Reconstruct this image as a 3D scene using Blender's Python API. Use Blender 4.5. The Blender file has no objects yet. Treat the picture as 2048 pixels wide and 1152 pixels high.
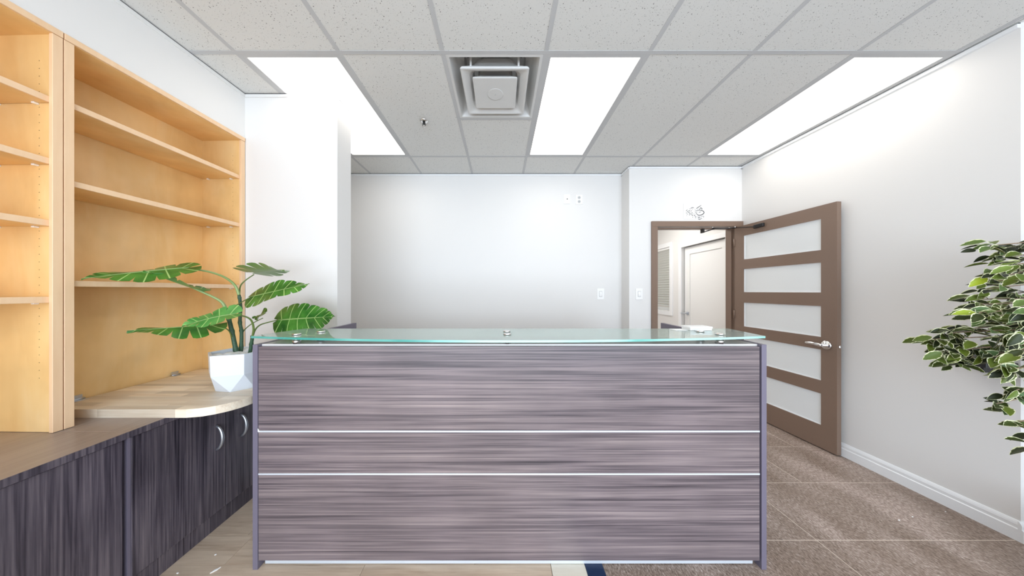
import bpy, bmesh, math, random
from mathutils import Vector, Matrix
random.seed(7)
S = bpy.context.scene
C = S.collection

# ---------------------------------------------------------------- camera
F = 535.0; CX = 1002.0; CY = 582.0; EYE = 1.31      # pixels, from the vanishing point of the room
cd = bpy.data.cameras.new('camera'); cam = bpy.data.objects.new('camera', cd); C.objects.link(cam)
cam.location = (0, 0, EYE); cam.rotation_euler = (math.pi/2, 0, 0)
cd.sensor_width = 36; cd.lens = F/2048*36; cd.shift_x = 22/2048; cd.shift_y = 6/2048
cd.clip_start = 0.02
S.camera = cam
# ---------------------------------------------------------------- world
w = bpy.data.worlds.new('world'); S.world = w; w.use_nodes = True
bg = w.node_tree.nodes['Background']; bg.inputs[0].default_value = (0.85, 0.93, 1.0, 1); bg.inputs[1].default_value = 1.0
# daylight through the storefront behind the camera
ld = bpy.data.lights.new('daylight', 'AREA'); ld.shape = 'RECTANGLE'; ld.size = 5.0; ld.size_y = 2.2
ld.energy = 160; ld.color = (0.76, 0.87, 1.0)
lo = bpy.data.objects.new('daylight', ld); C.objects.link(lo)
lo.location = (0.5, -2.35, 1.35); lo.rotation_euler = (math.radians(90), 0, 0)
LAMP = 2.85            # emission of the ceiling panels
# exposure
S.view_settings.view_transform = 'Standard'; S.view_settings.look = 'None'
S.view_settings.gamma = 1.0; S.view_settings.exposure = 0.46; S.view_settings.use_curve_mapping = False
S.cycles.max_bounces = 12; S.cycles.diffuse_bounces = 6; S.cycles.transmission_bounces = 8
S.cycles.caustics_reflective = False; S.cycles.caustics_refractive = False

# ---------------------------------------------------------------- helpers
def P(px, py, Y):
    """point of the picture frame at the real distance Y"""
    return Vector(((px-CX)*Y/F, Y, EYE-(py-CY)*Y/F))

def srgb(r, g, b):
    f = lambda c: (c/255/12.92) if c/255 <= 0.04045 else ((c/255+0.055)/1.055)**2.4
    return (f(r), f(g), f(b), 1)

class MB:
    def __init__(s): s.bm = bmesh.new(); s.uv = None
    def box(s, x0, x1, y0, y1, z0, z1, bev=0, mi=0, seg=1):
        vs = [s.bm.verts.new(p) for p in ((x0,y0,z0),(x1,y0,z0),(x1,y1,z0),(x0,y1,z0),(x0,y0,z1),(x1,y0,z1),(x1,y1,z1),(x0,y1,z1))]
        fs = [s.bm.faces.new([vs[i] for i in q]) for q in ((0,3,2,1),(4,5,6,7),(0,1,5,4),(1,2,6,5),(2,3,7,6),(3,0,4,7))]
        for f in fs: f.material_index = mi
        if bev:
            es = list({e for f in fs for e in f.edges})
            bmesh.ops.bevel(s.bm, geom=es, offset=bev, segments=seg, affect='EDGES', profile=0.5)
        return s
    def prism(s, poly, z0, z1, axis='z', mi=0, bev=0):
        """extrude a polygon along an axis; poly given in the two other axes (x,y) / (x,z) / (y,z)"""
        def m(a, b, c):
            return {'z': (a, b, c), 'y': (a, c, b), 'x': (c, a, b)}[axis]
        lo_ = [s.bm.verts.new(m(a, b, z0)) for a, b in poly]; hi = [s.bm.verts.new(m(a, b, z1)) for a, b in poly]
        n = len(poly); fs = [s.bm.faces.new(lo_[::-1]), s.bm.faces.new(hi)]
        for i in range(n): fs.append(s.bm.faces.new((lo_[i], lo_[(i+1) % n], hi[(i+1) % n], hi[i])))
        for f in fs: f.material_index = mi
        if bev:
            es = [e for e in {e for f in fs[:2] for e in f.edges}]
            bmesh.ops.bevel(s.bm, geom=es, offset=bev, segments=1, affect='EDGES')
        return s
    def tube(s, pts, rad, n=8, cap=True, mi=0):
        pts = [Vector(p) for p in pts]
        if not hasattr(rad, '__len__'): rad = [rad]*len(pts)
        rings = []; up = Vector((0.13, 0.21, 0.97))
        for i, p in enumerate(pts):
            t = (pts[min(i+1, len(pts)-1)]-pts[max(i-1, 0)]).normalized()
            a = t.cross(up)
            if a.length < 0.05: a = t.cross(Vector((1, 0, 0)))
            a.normalize(); b = t.cross(a)
            rings.append([s.bm.verts.new(p+rad[i]*(math.cos(2*math.pi*k/n)*a+math.sin(2*math.pi*k/n)*b)) for k in range(n)])
        for r0, r1 in zip(rings, rings[1:]):
            for k in range(n):
                f = s.bm.faces.new((r0[k], r0[(k+1) % n], r1[(k+1) % n], r1[k])); f.smooth = True; f.material_index = mi
        if cap:
            s.bm.faces.new(rings[0][::-1]).material_index = mi; s.bm.faces.new(rings[-1]).material_index = mi
        return s
    def lathe(s, prof, c=(0,0,0), n=24, axis='z', mi=0, smooth=True):
        rings = []
        for r, h in prof:
            ring = []
            for k in range(n):
                a = 2*math.pi*k/n; u, v = r*math.cos(a), r*math.sin(a)
                p = {'z': (u, v, h), 'y': (u, h, v), 'x': (h, u, v)}[axis]
                ring.append(s.bm.verts.new((c[0]+p[0], c[1]+p[1], c[2]+p[2])))
            rings.append(ring)
        for r0, r1 in zip(rings, rings[1:]):
            for k in range(n):
                f = s.bm.faces.new((r0[k], r0[(k+1) % n], r1[(k+1) % n], r1[k])); f.smooth = smooth; f.material_index = mi
        s.bm.faces.new(rings[0][::-1]).material_index = mi; s.bm.faces.new(rings[-1]).material_index = mi
        return s
    def build(s, name, mats, parent=None, off=(0, 0, 0), loc=None):
        bmesh.ops.recalc_face_normals(s.bm, faces=s.bm.faces)
        if off != (0, 0, 0): bmesh.ops.translate(s.bm, verts=s.bm.verts, vec=-Vector(off))
        me = bpy.data.meshes.new(name); s.bm.to_mesh(me); s.bm.free()
        for m in (mats if isinstance(mats, (list, tuple)) else [mats]): me.materials.append(m)
        o = bpy.data.objects.new(name, me); C.objects.link(o)
        if parent: o.parent = parent
        if loc: o.location = loc
        return o

def tag(o, label, cat, group=None, kind=None):
    if label: o['label'] = label
    if cat: o['category'] = cat
    if group: o['group'] = group
    if kind: o['kind'] = kind
    return o
def thing(name, label, cat, loc=(0,0,0), rz=0, group=None):
    o = bpy.data.objects.new(name, None); C.objects.link(o); o.location = loc; o.rotation_euler = (0, 0, rz)
    o.empty_display_size = 0.05
    return tag(o, label, cat, group)
def struct(o, label=None):
    o['kind'] = 'structure'
    if label: o['label'] = label
    return o
def box(name, x0, x1, y0, y1, z0, z1, mat, parent=None, bev=0, off=(0,0,0), seg=1):
    return MB().box(x0, x1, y0, y1, z0, z1, bev, seg=seg).build(name, mat, parent, off)

# ---------------------------------------------------------------- materials
def mat(name):
    m = bpy.data.materials.new(name); m.use_nodes = True
    nt = m.node_tree; b = nt.nodes['Principled BSDF']
    return m, nt, b
def N(nt, t, **kw):
    n = nt.nodes.new(t)
    for k, v in kw.items(): setattr(n, k, v)
    return n
def plain(name, col, rough=0.5, metal=0, spec=0.5, bump=0, bscale=200, coat=0, var=0):
    m, nt, b = mat(name)
    b.inputs['Base Color'].default_value = col; b.inputs['Roughness'].default_value = rough
    b.inputs['Metallic'].default_value = metal; b.inputs['Specular IOR Level'].default_value = spec
    b.inputs['Coat Weight'].default_value = coat
    tc = N(nt, 'ShaderNodeTexCoord')
    ns = N(nt, 'ShaderNodeTexNoise'); ns.inputs['Scale'].default_value = bscale
    nt.links.new(tc.outputs['Object'], ns.inputs['Vector'])
    if bump:
        bp = N(nt, 'ShaderNodeBump'); bp.inputs['Strength'].default_value = bump; bp.inputs['Distance'].default_value = 0.002
        nt.links.new(ns.outputs['Fac'], bp.inputs['Height']); nt.links.new(bp.outputs['Normal'], b.inputs['Normal'])
    if var:
        n2 = N(nt, 'ShaderNodeTexNoise'); n2.inputs['Scale'].default_value = 3.0
        nt.links.new(tc.outputs['Object'], n2.inputs['Vector'])
        mx = N(nt, 'ShaderNodeMix', data_type='RGBA')
        mx.inputs['A'].default_value = tuple(c*(1-var) for c in col[:3])+(1,); mx.inputs['B'].default_value = col
        nt.links.new(n2.outputs['Fac'], mx.inputs['Factor']); nt.links.new(mx.outputs['Result'], b.inputs['Base Color'])
    return m

def ramp(nt, stops):
    r = N(nt, 'ShaderNodeValToRGB'); e = r.color_ramp.elements
    while len(e) > 1: e.remove(e[-1])
    e[0].position = stops[0][0]; e[0].color = stops[0][1]
    for p, c in stops[1:]:
        x = e.new(p); x.color = c
    return r

def wood(name, stops, scale, rough=0.45, blotch=None, bump=0.15, rnd=0.0, fine=0.35, detail=6, spec=0.5):
    """grain runs along the axis whose scale is small"""
    m, nt, b = mat(name); L = nt.links.new
    tc = N(nt, 'ShaderNodeTexCoord'); mp = N(nt, 'ShaderNodeMapping'); mp.inputs['Scale'].default_value = scale
    oi = N(nt, 'ShaderNodeObjectInfo'); 
    va = N(nt, 'ShaderNodeVectorMath', operation='ADD'); cb = N(nt, 'ShaderNodeVectorMath', operation='SCALE')
    cx = N(nt, 'ShaderNodeCombineXYZ')
    for i in range(3): L(oi.outputs['Random'], cx.inputs[i])
    L(cx.outputs[0], cb.inputs[0]); cb.inputs['Scale'].default_value = 37.0*(1 if rnd else 0)
    L(tc.outputs['Object'], va.inputs[0]); L(cb.outputs[0], va.inputs[1])
    L(va.outputs[0], mp.inputs['Vector'])
    n1 = N(nt, 'ShaderNodeTexNoise'); n1.inputs['Scale'].default_value = 1.0; n1.inputs['Detail'].default_value = detail
    n1.inputs['Roughness'].default_value = 0.6; n1.inputs['Distortion'].default_value = 0.6
    L(mp.outputs[0], n1.inputs['Vector'])
    m2 = N(nt, 'ShaderNodeMapping'); m2.inputs['Scale'].default_value = tuple(c*(5 if c > 4 else 2) for c in scale)
    L(va.outputs[0], m2.inputs['Vector'])
    n2 = N(nt, 'ShaderNodeTexNoise'); n2.inputs['Scale'].default_value = 1.0; n2.inputs['Detail'].default_value = 3
    L(m2.outputs[0], n2.inputs['Vector'])
    mixf = N(nt, 'ShaderNodeMix'); mixf.inputs['Factor'].default_value = fine
    L(n1.outputs['Fac'], mixf.inputs['A']); L(n2.outputs['Fac'], mixf.inputs['B'])
    r = ramp(nt, stops); L(mixf.outputs['Result'], r.inputs['Fac'])
    out = r.outputs['Color']
    if blotch:
        n3 = N(nt, 'ShaderNodeTexNoise'); n3.inputs['Scale'].default_value = blotch[0]; n3.inputs['Detail'].default_value = 3
        L(va.outputs[0], n3.inputs['Vector'])
        r3 = ramp(nt, [(0.38, (blotch[1],)*3+(1,)), (0.62, (1, 1, 1, 1))]); L(n3.outputs['Fac'], r3.inputs['Fac'])
        mx = N(nt, 'ShaderNodeMix', data_type='RGBA', blend_type='MULTIPLY'); mx.inputs['Factor'].default_value = 1
        L(out, mx.inputs['A']); L(r3.outputs['Color'], mx.inputs['B']); out = mx.outputs['Result']
    if rnd:
        mr = N(nt, 'ShaderNodeMapRange'); mr.inputs['To Min'].default_value = 1-rnd; mr.inputs['To Max'].default_value = 1+rnd*0.5
        L(oi.outputs['Random'], mr.inputs['Value'])
        hv = N(nt, 'ShaderNodeHueSaturation'); L(out, hv.inputs['Color']); L(mr.outputs[0], hv.inputs['Value']); out = hv.outputs['Color']
    L(out, b.inputs['Base Color'])
    b.inputs['Roughness'].default_value = rough; b.inputs['Specular IOR Level'].default_value = spec
    if bump:
        bp = N(nt, 'ShaderNodeBump'); bp.inputs['Strength'].default_value = bump; bp.inputs['Distance'].default_value = 0.001
        L(mixf.outputs['Result'], bp.inputs['Height']); L(bp.outputs['Normal'], b.inputs['Normal'])
    return m

M = {}
M['wall'] = plain('wall_paint', (0.765, 0.755, 0.74, 1), 0.55, bump=0.05, bscale=350, var=0.015)
M['white_trim'] = plain('white_trim', (0.84, 0.85, 0.86, 1), 0.35)
M['tee'] = plain('tee_enamel', (0.52, 0.525, 0.53, 1), 0.75, spec=0.2)
M['shade_black'] = plain('gap_shade', (0.06, 0.06, 0.065, 1), 0.8)  # near black standing in for the shade inside gaps
M['vent'] = plain('vent_enamel', (0.63, 0.63, 0.62, 1), 0.4)
M['black'] = plain('black_plastic', (0.012, 0.012, 0.013, 1), 0.4)
M['chrome'] = plain('brushed_chrome', (0.80, 0.79, 0.78, 1), 0.18, metal=1)
M['steel'] = plain('satin_steel', (0.62, 0.66, 0.72, 1), 0.32, metal=0.9)
M['alu'] = plain('aluminium_strip', (0.74, 0.79, 0.85, 1), 0.35, metal=0.35)
M['plate'] = plain('switch_plate', (0.88, 0.88, 0.87, 1), 0.3)
M['door_brown'] = plain('door_brown_paint', srgb(128, 106, 91), 0.34, var=0.03)
M['white_door'] = plain('white_door_paint', (0.80, 0.80, 0.79, 1), 0.4)
M['grey_panel'] = plain('dark_grey_panel', (0.06, 0.06, 0.062, 1), 0.5)
M['pot'] = plain('glazed_white_pot', (0.70, 0.75, 0.82, 1), 0.35)
M['pebble'] = plain('white_pebble', (0.82, 0.82, 0.83, 1), 0.55, bump=0.1, bscale=90)
M['paper'] = plain('white_paper', (0.88, 0.88, 0.87, 1), 0.6)
M['ink'] = plain('black_ink', (0.05, 0.05, 0.055, 1), 0.6)
M['blind'] = plain('blind_slat', (0.80, 0.80, 0.76, 1), 0.5)
M['soil'] = plain('dark_soil', (0.03, 0.02, 0.015, 1), 0.9, bump=0.6, bscale=60)
M['navy'] = plain('navy_rubber', srgb(28, 48, 84), 0.5, bump=0.3, bscale=80, var=0.3)
M['cream'] = wood('cream_board', [(0.3, srgb(222, 214, 196)), (0.7, srgb(240, 234, 220))], (3, 30, 3), 0.4)
M['grout'] = plain('grout', srgb(214, 200, 186), 0.8)
M['subfloor'] = plain('subfloor', (0.08, 0.07, 0.06, 1), 0.9)

M['maple'] = wood('maple_veneer', [(0.25, srgb(230, 186, 122)), (0.5, srgb(240, 202, 140)), (0.75, srgb(246, 215, 162))], (5, 5, 1.6), 0.40, blotch=(3.6, 0.86), bump=0.03, rnd=0.03, fine=0.15, detail=4)
M['maple_edge'] = wood('maple_edge', [(0.25, srgb(226, 188, 148)), (0.75, srgb(236, 204, 168))], (14, 14, 2.5), 0.42, bump=0.02)
LAM = [(0.32, srgb(60, 53, 58)), (0.43, srgb(96, 86, 90)), (0.50, srgb(116, 104, 107)), (0.57, srgb(132, 119, 120)), (0.68, srgb(156, 142, 140))]
M['lam_h'] = wood('dark_laminate_horizontal', LAM, (0.8, 0.8, 34), 0.34, blotch=(2.2, 0.82), bump=0.15, fine=0.5, detail=12)
LAM2 = [(0.34, srgb(42, 38, 47)), (0.44, srgb(74, 68, 78)), (0.51, srgb(93, 86, 95)), (0.59, srgb(110, 102, 109)), (0.69, srgb(138, 128, 133))]
M['lam_v'] = wood('dark_laminate_vertical', LAM2, (28, 28, 1.3), 0.34, blotch=(2.6, 0.74), bump=0.15, fine=0.5, detail=12)
M['lam_top'] = wood('dark_laminate_top', [(0.3, srgb(130, 117, 110)), (0.7, srgb(156, 142, 134))], (18, 1.2, 18), 0.3, bump=0.05)  # same laminate, lightened to imitate reflections on the flat tops
M['lam_edge'] = plain('laminate_edge_band', srgb(112, 106, 122), 0.35, var=0.1)
M['ledge'] = plain('lightened_ledge_laminate', srgb(216, 211, 207), 0.25, var=0.05)  # ledge colour lightened to imitate its reflection under the glass
M['stave'] = wood('butcher_block', [(0.25, srgb(192, 168, 140)), (0.42, srgb(224, 208, 186)), (0.7, srgb(243, 234, 216))], (2.2, 34, 34), 0.45, bump=0.03, rnd=0.26)
M['plank'] = wood('vinyl_plank', [(0.25, srgb(156, 132, 112)), (0.42, srgb(196, 174, 152)), (0.6, srgb(216, 196, 174)), (0.8, srgb(232, 216, 194))], (2.4, 20, 20), 0.42, blotch=(2.5, 0.88), bump=0.08, rnd=0.06)

def stone_tile():
    m, nt, b = mat('stone_tile'); L = nt.links.new
    tc = N(nt, 'ShaderNodeTexCoord'); mp = N(nt, 'ShaderNodeMapping')
    mp.inputs['Rotation'].default_value = (0, 0, math.radians(12)); mp.inputs['Scale'].default_value = (150, 62, 60)
    L(tc.outputs['Object'], mp.inputs['Vector'])
    n1 = N(nt, 'ShaderNodeTexNoise'); n1.inputs['Scale'].default_value = 1; n1.inputs['Detail'].default_value = 4; n1.inputs['Roughness'].default_value = 0.7
    L(mp.outputs[0], n1.inputs['Vector'])
    r1 = ramp(nt, [(0.30, srgb(76, 62, 54)), (0.44, srgb(132, 114, 102)), (0.58, srgb(166, 149, 138)), (0.72, srgb(214, 202, 194))]); L(n1.outputs['Fac'], r1.inputs['Fac'])
    m2 = N(nt, 'ShaderNodeMapping'); m2.inputs['Rotation'].default_value = (0, 0, math.radians(15)); m2.inputs['Scale'].default_value = (4.5, 1.6, 1)
    L(tc.outputs['Object'], m2.inputs['Vector'])
    n2 = N(nt, 'ShaderNodeTexNoise'); n2.inputs['Scale'].default_value = 1.0; n2.inputs['Detail'].default_value = 5
    L(m2.outputs[0], n2.inputs['Vector'])
    r2 = ramp(nt, [(0.35, (0.74, 0.70, 0.66, 1)), (0.52, (1, 1, 1, 1)), (0.66, (1.36, 1.39, 1.46, 1))]); L(n2.outputs['Fac'], r2.inputs['Fac'])
    mx = N(nt, 'ShaderNodeMix', data_type='RGBA', blend_type='MULTIPLY'); mx.inputs['Factor'].default_value = 1
    L(r1.outputs['Color'], mx.inputs['A']); L(r2.outputs['Color'], mx.inputs['B'])
    L(mx.outputs['Result'], b.inputs['Base Color']); b.inputs['Roughness'].default_value = 0.5
    bp = N(nt, 'ShaderNodeBump'); bp.inputs['Strength'].default_value = 0.3; bp.inputs['Distance'].default_value = 0.002
    L(n1.outputs['Fac'], bp.inputs['Height']); L(bp.outputs['Normal'], b.inputs['Normal'])
    return m
M['tile'] = stone_tile()

def acoustic():
    m, nt, b = mat('acoustic_tile'); L = nt.links.new
    tc = N(nt, 'ShaderNodeTexCoord')
    def specks(scale, thr, keep):
        v = N(nt, 'ShaderNodeTexVoronoi'); v.inputs['Scale'].default_value = scale
        L(tc.outputs['Object'], v.inputs['Vector'])
        sx = N(nt, 'ShaderNodeSeparateColor'); L(v.outputs['Color'], sx.inputs[0])
        th = N(nt, 'ShaderNodeMath', operation='MULTIPLY'); L(sx.outputs[0], th.inputs[0]); th.inputs[1].default_value = thr
        lt = N(nt, 'ShaderNodeMath', operation='LESS_THAN'); L(v.outputs['Distance'], lt.inputs[0]); L(th.outputs[0], lt.inputs[1])
        k = N(nt, 'ShaderNodeMath', operation='LESS_THAN'); L(sx.outputs[1], k.inputs[0]); k.inputs[1].default_value = keep
        mu = N(nt, 'ShaderNodeMath', operation='MULTIPLY'); L(lt.outputs[0], mu.inputs[0]); L(k.outputs[0], mu.inputs[1])
        return mu.outputs[0]
    a = specks(95, 0.24, 0.6); c = specks(210, 0.27, 0.5)
    mxx = N(nt, 'ShaderNodeMath', operation='MAXIMUM'); L(a, mxx.inputs[0]); L(c, mxx.inputs[1])
    mx = N(nt, 'ShaderNodeMix', data_type='RGBA'); mx.inputs['A'].default_value = (0.69, 0.69, 0.67, 1); mx.inputs['B'].default_value = (0.14, 0.135, 0.13, 1)
    L(mxx.outputs[0], mx.inputs['Factor']); L(mx.outputs['Result'], b.inputs['Base Color']); b.inputs['Roughness'].default_value = 0.9
    bp = N(nt, 'ShaderNodeBump'); bp.inputs['Strength'].default_value = 0.4; bp.inputs['Distance'].default_value = 0.002; bp.invert = True
    L(mxx.outputs[0], bp.inputs['Height']); L(bp.outputs['Normal'], b.inputs['Normal'])
    return m
M['acoustic'] = acoustic()

def emit(name, col, s):
    m = bpy.data.materials.new(name); m.use_nodes = True; nt = m.node_tree; nt.nodes.clear()
    e = N(nt, 'ShaderNodeEmission'); e.inputs[0].default_value = col; e.inputs[1].default_value = s
    o = N(nt, 'ShaderNodeOutputMaterial'); nt.links.new(e.outputs[0], o.inputs[0]); return m
M['diffuser'] = emit('lit_diffuser', (1.0, 0.95, 0.88, 1), LAMP)

def glass(name, col, rough=0.0, ior=1.5, diff=0.0):
    m, nt, b = mat(name)
    b.inputs['Base Color'].default_value = col; b.inputs['Roughness'].default_value = rough
    b.inputs['IOR'].default_value = ior; b.inputs['Transmission Weight'].default_value = 1-diff
    return m
def thin_glass(name, tint, refl=1.0):
    """clear sheet: fresnel reflection over straight transmission"""
    m = bpy.data.materials.new(name); m.use_nodes = True; nt = m.node_tree; nt.nodes.clear(); L = nt.links.new
    fr = N(nt, 'ShaderNodeFresnel'); fr.inputs['IOR'].default_value = 1.52
    g = N(nt, 'ShaderNodeBsdfGlossy'); g.inputs['Roughness'].default_value = 0.01; g.inputs['Color'].default_value = (0.95, 1, 0.98, 1)
    t = N(nt, 'ShaderNodeBsdfTransparent'); t.inputs['Color'].default_value = tint
    mx = N(nt, 'ShaderNodeMixShader'); o = N(nt, 'ShaderNodeOutputMaterial')
    L(fr.outputs[0], mx.inputs[0]); L(t.outputs[0], mx.inputs[1]); L(g.outputs[0], mx.inputs[2]); L(mx.outputs[0], o.inputs[0]); return m
m = bpy.data.materials.new('counter_glass'); m.use_nodes = True; nt = m.node_tree; nt.nodes.clear(); L = nt.links.new
fr = N(nt, 'ShaderNodeFresnel'); fr.inputs['IOR'].default_value = 1.7
g = N(nt, 'ShaderNodeBsdfGlossy'); g.inputs['Roughness'].default_value = 0.015; g.inputs['Color'].default_value = (0.95, 1, 0.98, 1)
t = N(nt, 'ShaderNodeBsdfTransparent'); t.inputs['Color'].default_value = (0.90, 0.96, 0.94, 1)
df = N(nt, 'ShaderNodeBsdfDiffuse'); df.inputs['Color'].default_value = (0.78, 0.90, 0.87, 1)  # frosted share, whitened to imitate the reflected back wall
tl = N(nt, 'ShaderNodeBsdfTranslucent'); tl.inputs['Color'].default_value = (0.68, 0.84, 0.79, 1)
a1 = N(nt, 'ShaderNodeMixShader'); a2 = N(nt, 'ShaderNodeMixShader'); a3 = N(nt, 'ShaderNodeMixShader'); o = N(nt, 'ShaderNodeOutputMaterial')
a1.inputs[0].default_value = 0.35; L(df.outputs[0], a1.inputs[1]); L(tl.outputs[0], a1.inputs[2])
a2.inputs[0].default_value = 0.62; L(t.outputs[0], a2.inputs[1]); L(a1.outputs[0], a2.inputs[2])
L(fr.outputs[0], a3.inputs[0]); L(a2.outputs[0], a3.inputs[1]); L(g.outputs[0], a3.inputs[2]); L(a3.outputs[0], o.inputs[0])
M['glass_face'] = m
m, nt, b = mat('glass_edge')
b.inputs['Base Color'].default_value = (0.10, 0.47, 0.40, 1); b.inputs['Roughness'].default_value = 0.12; b.inputs['Transmission Weight'].default_value = 0.35
ns = N(nt, 'ShaderNodeTexNoise'); ns.inputs['Scale'].default_value = 1.6; ns.inputs['Detail'].default_value = 2
tcx = N(nt, 'ShaderNodeTexCoord'); nt.links.new(tcx.outputs['Object'], ns.inputs['Vector'])
rr = ramp(nt, [(0.42, (0.09, 0.43, 0.37, 1)), (0.5, (0.26, 0.66, 0.58, 1)), (0.62, (0.55, 0.85, 0.78, 1))]); nt.links.new(ns.outputs['Fac'], rr.inputs['Fac']); nt.links.new(rr.outputs['Color'], b.inputs['Base Color'])
M['glass_edge'] = m
M['frost'] = plain('frosted_glass', (0.78, 0.80, 0.80, 1), 0.22, spec=0.6)

def leaf_mat(name, dark, mid, vein, back, nlobe, rough=0.3):
    m, nt, b = mat(name); L = nt.links.new
    uv = N(nt, 'ShaderNodeUVMap'); sp = N(nt, 'ShaderNodeSeparateXYZ'); L(uv.outputs[0], sp.inputs[0])
    mu = N(nt, 'ShaderNodeMath', operation='MULTIPLY'); L(sp.outputs[0], mu.inputs[0]); mu.inputs[1].default_value = nlobe
    frc = N(nt, 'ShaderNodeMath', operation='FRACT'); L(mu.outputs[0], frc.inputs[0])
    sb = N(nt, 'ShaderNodeMath', operation='SUBTRACT'); L(frc.outputs[0], sb.inputs[0]); sb.inputs[1].default_value = 0.5
    ab = N(nt, 'ShaderNodeMath', operation='ABSOLUTE'); L(sb.outputs[0], ab.inputs[0])
    v1 = N(nt, 'ShaderNodeMath', operation='LESS_THAN'); L(ab.outputs[0], v1.inputs[0]); v1.inputs[1].default_value = 0.035
    v2 = N(nt, 'ShaderNodeMath', operation='LESS_THAN'); L(sp.outputs[1], v2.inputs[0]); v2.inputs[1].default_value = 0.035
    vm = N(nt, 'ShaderNodeMath', operation='MAXIMUM'); L(v1.outputs[0], vm.inputs[0]); L(v2.outputs[0], vm.inputs[1])
    vs = N(nt, 'ShaderNodeMath', operation='MULTIPLY'); L(vm.outputs[0], vs.inputs[0]); vs.inputs[1].default_value = 0.7
    tc = N(nt, 'ShaderNodeTexCoord'); n1 = N(nt, 'ShaderNodeTexNoise'); n1.inputs['Scale'].default_value = 14; L(tc.outputs['Object'], n1.inputs['Vector'])
    r = ramp(nt, [(0.3, dark), (0.65, mid)]); L(n1.outputs['Fac'], r.inputs['Fac'])
    mx = N(nt, 'ShaderNodeMix', data_type='RGBA'); L(vs.outputs[0], mx.inputs['Factor']); L(r.outputs[0], mx.inputs['A']); mx.inputs['B'].default_value = vein
    ge = N(nt, 'ShaderNodeNewGeometry'); mb = N(nt, 'ShaderNodeMix', data_type='RGBA')
    L(ge.outputs['Backfacing'], mb.inputs['Factor']); L(mx.outputs['Result'], mb.inputs['A']); mb.inputs['B'].default_value = back
    L(mb.outputs['Result'], b.inputs['Base Color']); b.inputs['Roughness'].default_value = rough
    return m
M['monstera'] = leaf_mat('monstera_leaf', srgb(30, 82, 28), srgb(74, 130, 48), srgb(178, 208, 128), srgb(104, 150, 84), 8)
M['monstera_young'] = leaf_mat('monstera_young_leaf', srgb(58, 118, 52), srgb(98, 158, 80), srgb(178, 208, 128), srgb(120, 165, 100), 8)
m, nt, b = mat('ficus_leaf'); L = nt.links.new
uv = N(nt, 'ShaderNodeUVMap'); sp = N(nt, 'ShaderNodeSeparateXYZ'); L(uv.outputs[0], sp.inputs[0])
tc = N(nt, 'ShaderNodeTexCoord'); oi = N(nt, 'ShaderNodeObjectInfo')
nz = N(nt, 'ShaderNodeTexNoise'); nz.inputs['Scale'].default_value = 5; L(tc.outputs['Object'], nz.inputs['Vector'])
ad = N(nt, 'ShaderNodeMath', operation='MULTIPLY_ADD'); L(nz.outputs['Fac'], ad.inputs[0]); ad.inputs[1].default_value = 0.8; L(sp.outputs[1], ad.inputs[2])
r = ramp(nt, [(0.98, (0, 0, 0, 1)), (1.08, (1, 1, 1, 1))]); r.color_ramp.interpolation = 'LINEAR'
sc = N(nt, 'ShaderNodeMath', operation='MULTIPLY'); L(ad.outputs[0], sc.inputs[0]); sc.inputs[1].default_value = 0.72; L(sc.outputs[0], r.inputs['Fac'])
r.color_ramp.elements[0].position = 0.89; r.color_ramp.elements[1].position = 0.93
rg = ramp(nt, [(0.0, srgb(28, 36, 14)), (0.4, srgb(60, 72, 22)), (0.7, srgb(96, 112, 36)), (0.93, srgb(78, 106, 66)), (1.0, srgb(152, 168, 36))]); L(oi.outputs['Random'], rg.inputs['Fac'])
mx = N(nt, 'ShaderNodeMix', data_type='RGBA'); L(r.outputs[0], mx.inputs['Factor']); L(rg.outputs[0], mx.inputs['A']); mx.inputs['B'].default_value = srgb(226, 228, 186)
L(mx.outputs['Result'], b.inputs['Base Color']); b.inputs['Roughness'].default_value = 0.45; b.inputs['Specular IOR Level'].default_value = 0.3
M['ficus'] = m
M['petiole'] = plain('petiole_green', srgb(150, 172, 110), 0.4, var=0.2)
M['petiole_dark'] = plain('young_stem_green', srgb(104, 124, 60), 0.45, var=0.3)
M['stem'] = wood('monstera_stem', [(0.3, srgb(34, 58, 44)), (0.6, srgb(60, 92, 66)), (0.8, srgb(112, 140, 100))], (60, 60, 110), 0.55, bump=0.5)
M['bark'] = wood('ficus_bark', [(0.3, srgb(96, 78, 62)), (0.7, srgb(164, 142, 118))], (60, 60, 12), 0.7, bump=0.3)

# ================================================================ SETTING
H = EYE+1.4047                   # ceiling height 2.715
XR = 2.72; YB = 3.21; YD = 3.02; XL = -2.17; YF = -2.4
LX = -1.871; LS = 0.0243         # left built-in wall plane: X = LX + LS*Y
def lx(y): return LX+LS*y

# ---- floor
fl = box('floor', XL-0.1, 3.7, YF, 5.7, -0.12, -0.012, M['subfloor']); struct(fl)
gb = box('grout_bed', 0.485, 3.7, YF, 5.7, -0.0119, -0.0012, M['grout'], fl)
pm = None
r_ = random.Random(3)
y = 1.281-0.155*24; row = 0
while y < 3.3:
    shift = (-0.65 if row == 23 else (-1.326 if row in (24,) else -0.65-r_.random()*1.2))
    x = shift-1.2*2
    while x < 0.237:
        a, b2 = max(x, XL-0.1), min(x+1.2, 0.237)
        if b2-a > 0.02 and y+0.155 > YF:
            box('plank', a+0.0006, b2-0.0006, y+0.0006, y+0.1544, -0.0119, 0.0, M['plank'], fl, bev=0.0008)
        x += 1.2
    y += 0.155; row += 1
box('threshold_board', 0.2385, 0.3995, YF, YB, -0.0119, 0.001, M['cream'], fl, bev=0.001)
box('transition_strip', 0.4005, 0.4845, YF, YB, -0.0119, 0.003, M['navy'], fl, bev=0.002)
yt = 1.407-0.423*9; row = 0
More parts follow.
